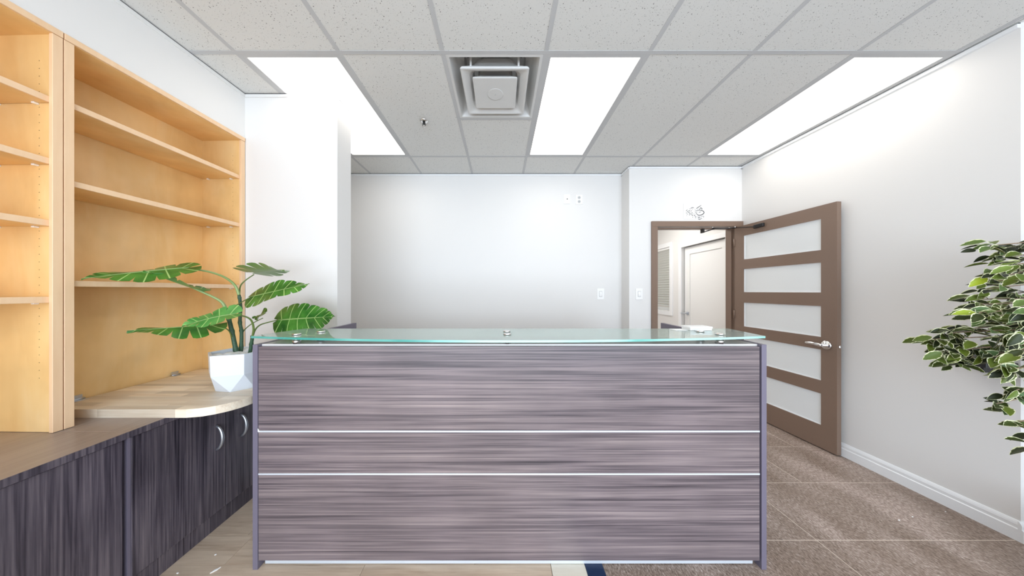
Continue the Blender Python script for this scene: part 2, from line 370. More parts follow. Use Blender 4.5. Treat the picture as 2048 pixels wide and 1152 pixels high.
while yt < 5.6:
    off_ = {9: 1.66, 8: 1.66, 10: 0.86, 11: 2.47}.get(row, 0.5+r_.random()*1.2)
    x = off_-1.2*3
    while x < 3.7:
        a, b2 = max(x+0.002, 0.4855), min(x+1.198, 3.7)
        if b2-a > 0.03:
            box('tile', a, b2, yt+0.0018, yt+0.4212, -0.0119, 0.0, M['tile'], fl, bev=0.0012)
        x += 1.2
    yt += 0.423; row += 1

# ---- walls
w1 = box('wall_left', XL-0.1, XL, YF, YB+0.1, -0.12, H+0.2, M['wall']); struct(w1)
# bulkhead above the bookcases, front face on the built-in plane
mb = MB(); mb.prism([(XL, -2.3), (lx(-2.3), -2.3), (lx(1.907), 1.907), (XL, 1.907)], 2.398, H-0.004)
struct(mb.build('wall_left_bulkhead', M['wall']))
mb = MB(); mb.prism([(XL, -2.3), (lx(-2.3), -2.3), (lx(0.12), 0.12), (XL, 0.12)], 0, 2.398)
struct(mb.build('wall_left_near', M['wall']))
struct(box('wall_column', XL, -1.167, 1.907, 2.08, 0, H-0.0165, M['wall']))
struct(MB().box(XL, -1.164, 1.904, 2.083, H-0.024, H-0.0162).build('trim_1', M['white_trim']))
struct(box('wall_back', XL, 1.47, YB, YB+0.12, -0.12, H+0.2, M['wall']))
# right hand back wall with the door opening 1.76..2.65
OX0, OX1, OZ = 1.745, 2.655, 2.035
mb = MB()
mb.box(1.447, OX0, YD, YD+0.13, -0.12, H+0.2); mb.box(OX0, OX1, YD, YD+0.13, OZ, H+0.2); mb.box(OX1, XR+0.0, YD, YD+0.13, -0.12, H+0.2)
mb.box(1.447, 1.47, YD+0.13, YB+0.12, -0.12, H+0.2)
struct(mb.build('wall_door', M['wall']))
struct(box('wall_right', XR, XR+0.13, 1.40, YD+0.13, -0.12, H+0.2, M['wall']))
struct(box('wall_jog', XR+0.13, 3.7, 1.40, 1.53, -0.12, H+0.2, M['wall']))
struct(box('wall_right_near', 3.6, 3.7, YF, 1.40, -0.12, H+0.2, M['wall']))
# front wall with the shop window behind the camera
mb = MB(); mb.box(XL-0.1, 3.7, YF-0.1, YF, -0.12, 0.12); mb.box(XL-0.1, 3.7, YF-0.1, YF, 2.5, H+0.2)
mb.box(XL-0.1, -1.95, YF-0.1, YF, 0.12, 2.5); mb.box(3.3, 3.7, YF-0.1, YF, 0.12, 2.5)
struct(mb.build('wall_front', M['wall']))

# ---- ceiling: slab above, tiles and tees as pieces
ce = box('ceiling', XL-0.1, 3.7, YF-0.1, 5.7, H+0.2, H+0.3, M['shade_black']); struct(ce)
TX = [-0.3445+0.6096*k for k in range(-3, 8)]
TY = [1.5755+1.2192*k for k in range(-4, 3)]        # cross tees every 4 ft
lights = {(-2, 4), (1, 4), (4, 4), (-2, 2), (1, 2), (4, 2)}                     # col k (left tee index k), row index in TY of near edge
cols = list(range(-3, 7))
z0, z1 = H+0.0014, H+0.016
def colx(k): return -0.3445+0.6096*k
rows = []
for k in cols:
    xa, xb = colx(k), colx(k+1)
    for j in range(len(TY)-1):
        ya, yb = TY[j], TY[j+1]
        if (k, j) in lights: continue
        segs = [(ya, yb)]
        if k == 0 and j == 4: segs = [(ya+0.6096, yb)]
        for a, b2 in segs:
            X0, X1, Y0, Y1 = xa+0.004, xb-0.004, a+0.004, b2-0.004
            X0 = max(X0, XL); X1 = min(X1, 3.6)
            if Y0 > 1.4: X1 = min(X1, XR+0.0)
            Y1 = min(Y1, YB if X1 < 1.47+0.3 else YD+0.05); Y0 = max(Y0, YF)
            if X1-X0 < 0.02 or Y1-Y0 < 0.02: continue
            box('ceiling_tile', X0, X1, Y0, Y1, z0, z1, M['acoustic'], ce, bev=0.0015)
# tees (24 mm flange), main runners along Y and cross tees along X
TW = 0.0125
for k in range(-2, 7):
    x = colx(k)
    y1 = YB-0.002 if x < 1.46 else YD-0.002
    if x > XR: y1 = 1.40
    if k == 5: x = 2.672
    mb = MB(); mb.box(x-TW, x+TW, YF, y1, H-0.0005, H+0.0012)
    mb.build('tee', M['tee'], ce)
for j in range(len(TY)):
    y = TY[j]
    if not (YF < y < YB): continue
    x1 = 3.6 if y < 1.4 else XR
    mb = MB(); mb.box(XL, x1, y-TW, y+TW, H-0.0008, H+0.0010)
    mb.build('tee', M['tee'], ce)
yv = 1.5755+0.6096
MB().box(colx(0)+TW, colx(1)-TW, yv-TW, yv+TW, H-0.0008, H+0.0010).build('tee', M['tee'], ce)
box('ceiling_tile', 2.695, XR, 1.59, YD, z0, z1, M['acoustic'], ce)

# wall angles round the ceiling: white lip, over it a dark strip coloured as the shaded gap
def angle(nm, x0, y0, x1, y1, nx, ny, d=0.012, lipm=None):
    """runs from (x0,y0) to (x1,y1); (nx,ny) points into the room"""
    L1 = MB(); L1.prism([(x0, y0), (x1, y1), (x1+nx*d, y1+ny*d), (x0+nx*d, y0+ny*d)], H-0.026, H-0.0055)
    t = struct(L1.build(nm, lipm or M['white_trim']))
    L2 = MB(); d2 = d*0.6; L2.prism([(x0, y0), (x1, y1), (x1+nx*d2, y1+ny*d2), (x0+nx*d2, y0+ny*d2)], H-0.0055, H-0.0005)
    L2.build('shade_strip', M['shade_black'], t)
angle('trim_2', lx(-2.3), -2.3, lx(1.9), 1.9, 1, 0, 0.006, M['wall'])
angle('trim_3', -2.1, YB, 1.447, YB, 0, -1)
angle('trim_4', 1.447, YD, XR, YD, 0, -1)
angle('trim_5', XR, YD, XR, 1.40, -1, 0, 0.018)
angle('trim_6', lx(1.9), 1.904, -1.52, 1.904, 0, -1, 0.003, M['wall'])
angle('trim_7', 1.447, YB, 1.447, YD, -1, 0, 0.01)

# baseboards (stepped profile)
PROF = [(0, 0), (0.016, 0), (0.016, 0.062), (0.011, 0.066), (0.012, 0.084), (0.009, 0.094), (0.004, 0.104), (0, 0.104)]
mb = MB(); mb.prism([(XR-a, b2) for a, b2 in PROF], 1.3995, YD, 'y'); struct(mb.build('baseboard_right', M['white_trim']))
mb = MB(); mb.prism([(1.40-a, b2) for a, b2 in PROF], XR-0.0161, 3.6, 'x'); struct(mb.build('baseboard_jog', M['white_trim']))
mb = MB(); mb.prism([(YB-a, b2) for a, b2 in PROF], -2.1, 1.447, 'x'); struct(mb.build('baseboard_back', M['white_trim']))
mb = MB(); mb.prism([(YD-a, b2) for a, b2 in PROF], 1.44, 1.68, 'x'); struct(mb.build('baseboard_door_wall', M['white_trim']))

# ---- shop window behind the camera (frames and panes)
wf = MB()
for x in (-1.95, -0.2, 1.55, 3.24): wf.box(x, x+0.06, YF-0.08, YF-0.02, 0.12, 2.5)
wf.box(-1.95, 3.3, YF-0.08, YF-0.02, 0.12, 0.18); wf.box(-1.95, 3.3, YF-0.08, YF-0.02, 2.44, 2.5)
wf = struct(wf.build('window_1', M['grey_panel']))
for x in (-1.89, -0.14, 1.61): box('pane', x, x+1.65, YF-0.053, YF-0.047, 0.18, 2.44, thin_glass('shop_glass', (0.97, 0.98, 0.98, 1)) if 'shop_glass' not in bpy.data.materials else bpy.data.materials['shop_glass'], wf)

# ================================================================ CEILING FIXTURES
def troffer(k, label, j=4):
    t = thing('ceiling_light', label, 'ceiling light', (colx(k)+0.3048, (TY[j]+TY[j+1])/2, H), 0, 'lit ceiling panels')
    a, b2 = 0.3048-TW, 0.6096-TW
    fr = MB(); fw = 0.022
    for q in ((-a, a, -b2, -b2+fw), (-a, a, b2-fw, b2), (-a, -a+fw, -b2+fw, b2-fw), (a-fw, a, -b2+fw, b2-fw)): fr.box(*q, 0.0, 0.02)
    fr.build('frame', M['tee'], t)
    box('diffuser', -a+fw, a-fw, -b2+fw, b2-fw, 0.006, 0.012, M['diffuser'], t)
    box('housing', -a, a, -b2, b2, 0.021, 0.09, M['tee'], t)
    return t
troffer(-2, 'lit ceiling panel at the left, partly hidden by the white column')
troffer(1, 'lit ceiling panel in the middle, right beside the square air vent')
troffer(4, 'lit ceiling panel at the right, along the wall with the open door')

# unseen fixtures added to brighten the front half, above and behind the camera
troffer(-2, 'added lit ceiling panel above the near bookcase, outside the photo', 2)
troffer(1, 'added lit ceiling panel above the camera, outside the photo', 2)
troffer(4, 'added lit ceiling panel above the tiled front area, outside the photo', 2)

# air vent: three nested cones, lofted rounded squares
def rsq(h, r, n=4):
    pts = []
    for cxs, cys, a0 in ((1, 1, 0), (-1, 1, 90), (-1, -1, 180), (1, -1, 270)):
        for i in range(n+1):
            a = math.radians(a0+90*i/n); pts.append((cxs*(h-r)+r*math.cos(a), cys*(h-r)+r*math.sin(a)))
    return pts
def loft(levels, n=4, closed_end=None):
    mb = MB(); rings = [[mb.bm.verts.new((x, y, z)) for x, y in rsq(h, r, n)] for h, r, z in levels]
    for r0, r1 in zip(rings, rings[1:]):
        for k in range(len(r0)):
            f = mb.bm.faces.new((r0[k], r0[(k+1) % len(r0)], r1[(k+1) % len(r0)], r1[k])); f.smooth = False
    if closed_end: mb.bm.faces.new(rings[-1])
    return mb
vc = (colx(0)+0.3048, 1.5755+0.3048, H)
v = thing('air_vent', 'square white air vent with nested louvre plates in the ceiling', 'air vent', vc)
def shell(mb, th=0.002):
    bmesh.ops.solidify(mb.bm, geom=list(mb.bm.faces), thickness=th); return mb
loft([(0.292, 0.004, 0.0), (0.275, 0.006, -0.001), (0.272, 0.008, 0.004), (0.240, 0.05, 0.075), (0.205, 0.10, 0.12), (0.20, 0.10, 0.19)], closed_end=True).build('housing', M['vent'], v)
loft([(0.215, 0.012, -0.019), (0.217, 0.012, -0.012), (0.214, 0.014, -0.004), (0.165, 0.05, 0.045), (0.150, 0.08, 0.10)]).build('louvre_ring', M['vent'], v)
lip = MB()
loft([(0.2148, 0.012, -0.0192), (0.207, 0.012, -0.0198), (0.200, 0.014, -0.017), (0.166, 0.03, 0.004), (0.148, 0.05, 0.03), (0.140, 0.08, 0.08)]).build('inner_cone', M['vent'], v)
pl = loft([(0.128, 0.03, 0.005), (0.146, 0.01, -0.016), (0.146, 0.01, -0.021), (0.142, 0.01, -0.023)], closed_end=True)
pl.build('centre_plate', M['vent'], v)
MB().lathe([(0.056, -0.0232), (0.055, -0.025), (0.05, -0.0245)], n=28).build('centre_dish', M['vent'], v)
MB().lathe([(0.004, -0.0245), (0.004, -0.027)], n=8).build('screw', M['tee'], v)
nk = MB().lathe([(0.12, 0.06), (0.118, 0.17)], n=28); nk.build('neck', M['tee'], v)
MB().lathe([(0.035, 0.03), (0.035, 0.16)], n=16).build('damper_hub', M['black'], v)
for sx in (-1, 1):
    MB().box(sx*0.15-0.006, sx*0.15+0.006, -0.207, -0.195, 0.0, 0.11).build('bracket', M['vent'], v)
    MB().tube([(sx*0.152, -0.19, 0.08), (sx*0.168, -0.212, 0.052)], 0.0035, 6).build('clip', M['black'], v)

# sprinkler
sp_ = thing('sprinkler', 'small chrome fire sprinkler head hanging from the ceiling tile', 'sprinkler', (P(848, 243, 2.21).x, 2.21, H+0.004))
MB().lathe([(0.034, 0), (0.032, -0.008), (0.018, -0.016), (0.014, -0.013)], n=24).build('escutcheon', M['chrome'], sp_)
MB().lathe([(0.011, -0.012), (0.010, -0.03), (0.006, -0.034)], n=12).build('nozzle', M['black'], sp_)
f2 = MB()
for s in (-1, 1): f2.tube([(s*0.010, 0, -0.026), (s*0.014, 0, -0.038), (s*0.004, 0, -0.052)], 0.0022, 6)
f2.build('frame_arm', M['black'], sp_)
MB().lathe([(0.013, -0.052), (0.013, -0.0535), (0.004, -0.055)], n=14).build('deflector', M['chrome'], sp_)
# flush speaker
so = MB().lathe([(0.118, 0.0005), (0.1165, -0.003), (0.113, -0.003), (0.112, -0.0005)], (1.763, 2.665, H+0.0035), 40).build('ceiling_speaker', M['acoustic'])
tag(so, 'flush round cover in the ceiling tile left of the right lit panel', 'ceiling cover')
rg_ = MB().tube([(1.763+0.119*math.cos(a*math.pi/24), 2.665+0.119*math.sin(a*math.pi/24), H+0.003) for a in range(49)], 0.0012, 6).build('rim', M['tee'], so)

# ================================================================ BUILT-IN BOOKCASES (local frame: y along the wall, x into the room)
RZ = -math.atan(LS)
def bookcase(y0, y1, label, shelves, hasright=True):
    t = thing('bookcase', label, 'bookcase', (LX, 0, 0), RZ, 'built-in bookcases')
    D = 0.285; T = 0.026; zb = 0.727; zt = 2.396
    box('back_panel', -D-0.006, -D, y0, y1, zb, zt, M['maple'], t)
    for a, b2 in ((y0, y0+0.020), (y1-0.020, y1)):
        box('side_panel', -D, -0.012, a, b2, zb, zt-T, M['maple'], t)
    for a, b2 in ((y0, y0+0.0265), (y1-0.0265, y1)):
        box('edge_strip', -0.0118, 0.004, a, b2, zb, zt-T-0.0005, M['maple_edge'], t, bev=0.001)
    box('top_panel', -D, -0.003, y0, y1, zt-T, zt, M['maple'], t)
    box('top_edge', -0.0028, 0.006, y0, y1, zt-T+0.001, zt+0.001, M['maple_edge'], t, bev=0.001)
    for z in shelves:
        s = box('shelf', -D+0.002, -0.022, y0+0.022, y1-0.022, z-0.024, z, M['maple'], t)
        box('shelf_edge', -0.0218, -0.012, y0+0.022, y1-0.022, z-0.0245, z+0.0005, M['maple_edge'], s, bev=0.001)
        for yy in (y0+0.020, y1-0.020-0.014):
            for xx in (-0.07, -D+0.05):
                MB().box(xx-0.006, xx+0.006, yy, yy+0.014, z-0.031, z-0.0245, 0.001).build('shelf_pin', M['plate'], s)
    # rows of drilled pin holes
    hm = MB()
    for yy, sg in ((y0+0.0201, 1), (y1-0.0201, -1)):
        for zz in [0.95+0.032*i for i in range(42)]:
            for xx in (-0.064,):
                hm.box(xx-0.0011, xx+0.0011, min(yy, yy+sg*0.0006), max(yy, yy+sg*0.0006), zz-0.0011, zz+0.0011)
    h_ = hm.build('pin_holes', M['soil'], t); h_['kind'] = 'stuff'
    return t
bookcase(0.13, 1.1245, 'near maple bookcase at the left edge, five open shelf bays', (2.110, 1.856, 1.601, 1.286))
bookcase(1.1275, 1.904, 'far maple bookcase behind the fan-leaved potted plant, beside the white column', (2.124, 1.787, 1.354))

# ================================================================ BASE CABINETS + COUNTERTOPS
XC = -1.547
def cabinet(y0, y1, doors, label):
    t = thing('base_cabinet', label, 'cabinet', (-1.85, (y0+y1)/2, 0), 0, 'dark base cabinets')
    o = (-1.85, (y0+y1)/2, 0)
    box('body', -2.155, -1.575, y0+0.0122, y1-0.001, 0.09, 0.698, M['shade_black'], t, off=o)  # coloured near black so the gaps between doors look shaded
    box('gable', -2.15, -1.558, y0+0.0012, y0+0.0118, 0.0, 0.6982, M['lam_edge'], t, off=o)
    box('toe_kick', -2.155, -1.572, y0+0.0122, y1-0.001, 0.0, 0.0895, M['lam_v'], t, off=o)
    for a, b2, hy in doors:
        d = box('door', -1.5745, -1.556, a, b2, 0.099, 0.694, M['lam_v'], t, bev=0.0012, off=o)
        if hy is not None:
            zc = 0.508; pts = []
            for i in range(13):
                u = -1+2*i/12
                pts.append((-1.552+0.030*(1-u*u)**0.75 if abs(u) < 1 else -1.556, hy+0.0*u, zc+0.066*u))
            rr_ = [0.0078-0.002*abs(-1+2*i/12) for i in range(13)]
            MB().tube(pts, rr_, 10).build('handle', M['steel'], d, off=o)
    return t
cabinet(0.20, 1.112, [(0.21, 0.655, None), (0.662, 1.100, None)], 'dark wood-grain base cabinet at the left edge under the near bookcase')
cabinet(1.114, 1.902, [(1.127, 1.513, 1.462), (1.5170, 1.897, 1.60)], 'dark wood-grain base cabinet with two bow handles, under the pale wooden board')
o = MB().box(-2.155, XC, 0.18, 1.1125, 0.6985, 0.7255, 0.0012).build('countertop', [M['lam_top']], off=(-1.85, 0.65, 0.6985)); o.location = (-1.85, 0.65, 0.6985)
tag(o, 'dark brown laminate countertop at the left edge, its near length', 'countertop', 'dark countertops')
o2 = MB().box(-2.155, XC, 1.1135, 1.9035, 0.6985, 0.7255, 0.0012).build('countertop', [M['lam_top']], off=(-1.85, 1.5, 0.6985)); o2.location = (-1.85, 1.5, 0.6985)
tag(o2, 'dark brown laminate countertop running under the pale wooden board', 'countertop', 'dark countertops')
box('edge_band', XC+0.0002, XC+0.0022, 0.18, 1.1125, 0.699, 0.7253, M['lam_v'], o, off=(-1.85, 0.65, 0.6985))
box('edge_band', XC+0.0002, XC+0.0022, 1.1135, 1.9035, 0.699, 0.7253, M['lam_v'], o2, off=(-1.85, 1.5, 0.6985))

# ---- butcher block board: staves clipped to an outline with a round corner
BZ0, BZ1 = 0.7258, 0.765
BY0, BY1 = 1.232, 1.875; BXR = -1.290; RC = 0.17
def bleft(y): return -2.147+LS*y
def bright(y):
    d = y-BY0
    if d < RC:
        return BXR-RC+math.sqrt(max(0, RC*RC-(RC-d)**2))
    return BXR
bo = (-1.6, 1.55, BZ0)
board = thing('wooden_board', 'pale butcher-block board with one rounded corner, hinged to the bookcase back', 'tabletop', bo)
nrow = 17; rh = (BY1-BY0)/nrow; r_ = random.Random(11)
for i in range(nrow):
    ya = BY0+i*rh+0.0002; yb = BY0+(i+1)*rh-0.0002
    cuts = [None]; x = bleft(ya)+0.12+r_.random()*0.3
    while x < bright(yb)-0.10:
        cuts.append(x); x += 0.22+r_.random()*0.25
    cuts.append(None)
    for c0, c1 in zip(cuts, cuts[1:]):
        left = [(bleft(ya), ya), (bleft(yb), yb)] if c0 is None else [(c0+0.0002, ya), (c0+0.0002, yb)]
        if c1 is None:
            n = 4 if ya < BY0+RC else 1
            right = [(bright(ya+(yb-ya)*k/n), ya+(yb-ya)*k/n) for k in range(n, -1, -1)]
        else: right = [(c1-0.0002, yb), (c1-0.0002, ya)]
        poly = [left[0], left[1]]+right
        MB().prism(poly, BZ0, BZ1-r_.random()*0.0002).build('stave', M['stave'], board, off=bo)
for yy in (1.335, 1.73):      # hinges along the bookcase back
    h = MB(); xx = -2.150+LS*yy
    h.box(xx+0.001, xx+0.030, yy-0.022, yy+0.022, BZ1, BZ1+0.002, 0.0005); h.tube([(xx+0.006, yy-0.022, BZ1+0.005), (xx+0.006, yy+0.022, BZ1+0.005)], 0.004, 8)
    h.box(xx-0.002, xx+0.001, yy-0.018, yy+0.018, BZ1, BZ1+0.024)
    h.build('hinge', M['steel'], board, off=bo)

# ================================================================ RECEPTION DESK
DX0, DX1 = -1.166, 1.247; DY0, DY1 = 1.256, 2.12; dz = 1.058
do = (0.04, 1.6, 0)
desk = thing('reception_desk', 'wide dark wood-grain reception desk with pale metal strips', 'desk', do)
SR = 0.042      # the right side panel runs slightly outwards towards the back
def dr(y): return DX1+(y-DY0)/(DY1-DY0)*SR
MB().prism([(DX0, DY0), (DX0+0.023, DY0), (DX0+0.020, DY1), (DX0-0.004, DY1)], 0, dz, bev=0.001).build('side_panel', M['lam_edge'], desk, off=do)
MB().prism([(DX1-0.023, DY0), (DX1, DY0), (DX1+SR, DY1), (DX1+SR-0.023, DY1)], 0, dz, bev=0.001).build('side_panel', M['lam_edge'], desk, off=do)
fx0, fx1 = DX0+0.0235, DX1-0.029; fy0, fy1 = 1.2595, 1.2775
for za, zb in ((0.6525, 1.0475), (0.4515, 0.6445), (0.0400, 0.4435)):
    box('front_panel', fx0, fx1, fy0, fy1, za, zb, M['lam_h'], desk, bev=0.0008, off=do)
for za in (0.6450, 0.4440):
    box('metal_strip', fx0, fx1, fy0-0.0015, fy1-0.002, za, za+0.0072, M['alu'], desk, bev=0.0006, off=do)
box('metal_strip', fx0+0.012, fx1-0.012, fy0+0.022, fy1+0.021, 0.004, 0.0185, M['alu'], desk, bev=0.0006, off=do)
MB().prism([(DX0+0.0235, 1.2785), (dr(1.2785)-0.0237, 1.2785), (dr(1.62)-0.0237, 1.62), (DX0+0.0235, 1.62)], 1.0475, 1.0565).build('transaction_shelf', M['ledge'], desk, off=do)
box('kick_board', DX0+0.03, DX1-0.03, 1.2996, 1.318, 0.0, 1.0472, M['lam_v'], desk, off=do)
box('work_surface', DX0+0.0235, DX1-0.0235, 1.3185, 2.05, 0.72, 0.748, M['lam_top'], desk, bev=0.001, off=do)
MB().prism([(fx0, 0.664), (fx0+0.005, 0.657), (fx0+0.009, 0.648), (fx0, 0.648)], fy0-0.003, fy0-0.0018, 'y').build('chipped_corner', M['paper'], desk, off=do)

# ---- glass top
GZ0, GZ1 = 1.088, 1.098
pts = []
n = 40; xa, xb = -1.176, 1.244
for i in range(n+1):
    x = xa+(xb-xa)*i/n; u = 2*i/n-1
    pts.append((x, 1.258-0.108*(1-u*u)))
pts += [(1.283, 1.51), (-1.108, 1.51)]
gl = MB(); gl.prism(pts, GZ0, GZ1, mi=0, bev=0)
for f in gl.bm.faces:
    f.normal_update()
    if abs(f.normal.z) < 0.5: f.material_index = 1
go = (0.05, 1.35, GZ0)
gt = gl.build('glass_top', [M['glass_face'], M['glass_edge']], off=go); gt.location = go
tag(gt, 'curved clear glass counter top with teal edges standing on the reception desk', 'glass top')
# standoffs: parts of the glass top
for (x, yy) in ((-0.987, 1.292), (-0.925, 1.375), (0.030, 1.292), (0.030, 1.385), (1.056, 1.292), (1.03, 1.385)):
    s = MB()
    s.lathe([(0.0175, 1.0567), (0.0175, GZ0-0.012), (0.0125, GZ0-0.011), (0.0125, GZ0-0.006), (0.0185, GZ0-0.005), (0.0185, GZ0-0.0004)], (x, yy, 0), 20)
    s.lathe([(0.0185, GZ1+0.0003), (0.0185, GZ1+0.0068), (0.0165, GZ1+0.008)], (x, yy, 0), 20)
    s.build('standoff', M['chrome'], gt, off=go)
# little white box on the glass
bx = (1.067, 1.46, GZ1+0.0005)
b_ = thing('white_box', 'small flat white box lying on the glass at its right end', 'box', bx)
box('tray', -0.058, 0.058, -0.035, 0.035, 0, 0.011, M['paper'], b_, bev=0.001)
box('lid', -0.060, 0.060, -0.037, 0.037, 0.0115, 0.021, M['paper'], b_, bev=0.0012)
cd_ = box('folded_leaflet', -0.035, 0.035, -0.025, 0.025, 0, 0.002, M['paper'], None, bev=0.0006); cd_.location = (0.965, 1.455, GZ1+0.0005); cd_.rotation_euler = (0, 0, 0.12)
tag(cd_, 'thin white leaflet on the glass, just left of the white box', 'leaflet')

# ================================================================ DOOR (open, brown with five frosted panes)
fr = MB(); fy = YD-0.008
JF = 0.066
d1 = thing('door_frame', None, None, (2.2, YD, 0)); struct(d1); d1.name = 'door_1'
fo = (2.2, YD, 0)
for a, b2 in ((OX0-0.052, OX0+0.014), (OX1-0.004, OX1+0.0645)):
    box('jamb', a, b2, fy-0.012, YD+0.14, 0, 2.035-0.0, M['door_brown'], d1, bev=0.0015, off=fo)
box('frame_head', OX0-0.052, OX1+0.0645, fy-0.012, YD+0.14, 2.0352, 2.094, M['door_brown'], d1, bev=0.0015, off=fo)
box('stop', OX0+0.0142, OX0+0.028, YD+0.045, YD+0.10, 0, 2.02, M['door_brown'], d1, off=fo)
box('stop', OX1-0.018, OX1-0.0042, YD+0.045, YD+0.10, 0, 2.02, M['door_brown'], d1, off=fo)
box('stop', OX0+0.0142, OX1-0.0042, YD+0.045, YD+0.10, 2.0202, 2.035, M['door_brown'], d1, off=fo)
# leaf: local x along the leaf from hinge to free edge, local y = thickness towards the wall
lf = bpy.data.objects.new('door_leaf', None); C.objects.link(lf)
hin = Vector((2.617, 2.993, 0)); fre = Vector((2.660, 2.118, 0)); dirv = (fre-hin); LL = dirv.length
lf = None
leafm = MB()
def leafbox(mb, x0, x1, y0, y1, z0, z1, bev=0): mb.box(x0, x1, y0, y1, z0, z1, bev)
th = 0.036; SW = 0.1
zp = [(0.197, 0.459), (0.567, 0.824), (0.928, 1.185), (1.2975, 1.547), (1.6506, 1.908)]
leafm.box(0, SW, 0, th, 0.008, 2.02); leafm.box(LL-SW-0.002, LL, 0, th, 0.008, 2.02)
zz = [0.008]+[q for p_ in zp for q in p_]+[2.02]
for i in range(0, len(zz), 2): leafm.box(SW, LL-SW-0.002, 0, th, zz[i], zz[i+1])
leaf = leafm.build('door_2', M['door_brown']); struct(leaf, 'open brown door leaf with five frosted panes')
leaf.location = hin; leaf.rotation_euler = (0, 0, math.atan2(dirv.y, dirv.x))
for za, zb in zp:
    box('pane', SW, LL-SW-0.002, 0.013, 0.023, za, zb, M['frost'], leaf)
    bd = MB(); g = 0.006
    for q in ((SW, LL-SW-0.002, za, za+g), (SW, LL-SW-0.002, zb-g, zb)): bd.box(q[0], q[1], 0.007, 0.0128, q[2], q[3])
    bd.box(SW, SW+g, 0.007, 0.0128, za+g, zb-g); bd.box(LL-SW-0.002-g, LL-SW-0.002, 0.007, 0.0128, za+g, zb-g)
    bd.build('glazing_bead', M['white_trim'], leaf)
hx, hz = LL-0.066, 0.868
# the leaf's local y points to the wall; the room side is -y
hd = MB().lathe([(0.036, -0.0003), (0.035, -0.006), (0.028, -0.011), (0.013, -0.013), (0.011, -0.045)], (hx, 0, hz), 28, 'y').build('handle', M['chrome'], leaf)
MB().tube([(hx+0.006, -0.046, hz), (hx-0.02, -0.050, hz+0.003), (hx-0.06, -0.047, hz+0.006), (hx-0.105, -0.040, hz+0.003), (hx-0.118, -0.038, hz+0.002)], [0.013, 0.0125, 0.0105, 0.0095, 0.007], 12).build('lever', M['chrome'], hd)
MB().box(LL-0.002, LL-0.0005, 0.008, 0.028, hz-0.028, hz+0.028).box(LL-0.0005, LL+0.009, 0.011, 0.024, hz-0.010, hz+0.010, 0.003).build('latch', M['chrome'], leaf)
for z in (0.25, 1.05, 1.85):
    MB().tube([(-0.006, -0.004, z-0.045), (-0.006, -0.004, z+0.045)], 0.006, 8).build('hinge', M['door_brown'], leaf)
# slim closer arm
cl = MB()
p0 = P(1522, 449, 2.72); p1 = P(1470, 455, 2.95)
ca = thing('closer_arm', 'slim black door closer arm between the brown door and its frame', 'door closer', (p0.x, p0.y, p0.z))
c0 = tuple(p0)
face_x = lambda y: hin.x+(fre.x-hin.x)*(hin.y-y)/(hin.y-fre.y)
yb_ = 2.72; xf = face_x(yb_)
MB().box(xf-0.022, xf-0.0005, yb_-0.055, yb_+0.05, 1.955, 1.992, 0.004).build('bracket', M['black'], ca, off=c0)
MB().tube([(xf-0.02, yb_+0.03, 1.972), (face_x(2.95)-0.02, 2.95, 2.008)], 0.0045, 8).build('rod', M['black'], ca, off=c0)
q1 = Vector((2.597, 2.95, 2.010)); q2 = P(1404, 457, 3.03); q2.z = 2.012; q3 = P(1404, 464, 3.10)
MB().tube([q1, (q1.x-0.06, 2.97, 2.006), P(1425, 457, 3.0)], 0.006, 8).build('rod', M['black'], ca, off=c0)
MB().tube([P(1430, 457, 3.0), P(1408, 464, 3.05)], 0.006, 8).build('rod', M['black'], ca, off=c0)
pb = P(1406, 464, 3.05)
MB().box(pb.x-0.010, pb.x+0.010, pb.y-0.012, pb.y+0.03, pb.z-0.010, 2.0195, 0.002).build('shoe', M['black'], ca, off=c0)
for q in (P(1425, 456, 2.985), P(1470, 455, 2.935), P(1458, 457, 2.98)): MB().lathe([(0.008, 0), (0.008, 0.008), (0.004, 0.011)], (q.x, q.y, q.z), 10).build('pivot', M['chrome'], ca, off=c0)

# ================================================================ ROOM BEHIND THE DOOR
RX = 3.12
mb = MB(); mb.box(RX, RX+0.1, YD+0.13, 3.70, -0.12, H+0.2); mb.box(RX, RX+0.1, 3.70, 4.62, 2.065, H+0.2); mb.box(RX, RX+0.1, 4.62, 4.93, -0.12, H+0.2)
mb.box(RX, RX+0.1, 4.93, 5.7, -0.12, 0.94); mb.box(RX, RX+0.1, 4.93, 5.7, 2.13, H+0.2); mb.box(XR+0.13, RX, YD, YD+0.13, -0.12, H+0.2)
mb.box(RX+0.1, RX+0.12, 3.6, 4.7, -0.1, 2.2)
struct(mb.build('wall_office_right', M['wall']))
struct(box('wall_office_back', 0.7, RX+0.1, 5.7, 5.8, -0.12, H+0.2, M['wall']))
struct(box('wall_office_left', 0.7, 0.8, YB+0.12, 5.7, -0.12, H+0.2, M['wall']))
oc = struct(box('ceiling_office', 0.8, RX+0.1, YD+0.13, 5.7, H, H+0.02, M['acoustic']))
ol = thing('ceiling_light', 'lit panel over the hidden part of the office behind the open door', 'ceiling light', (2.0, 4.4, H-0.001), 0, 'lit ceiling panels')
box('diffuser', -0.5, 0.5, -0.3, 0.3, -0.012, -0.002, emit('office_diffuser', (1, 0.97, 0.93, 1), 13), ol)
box('frame', -0.52, 0.52, -0.32, 0.32, -0.0018, 0.0, M['tee'], ol)
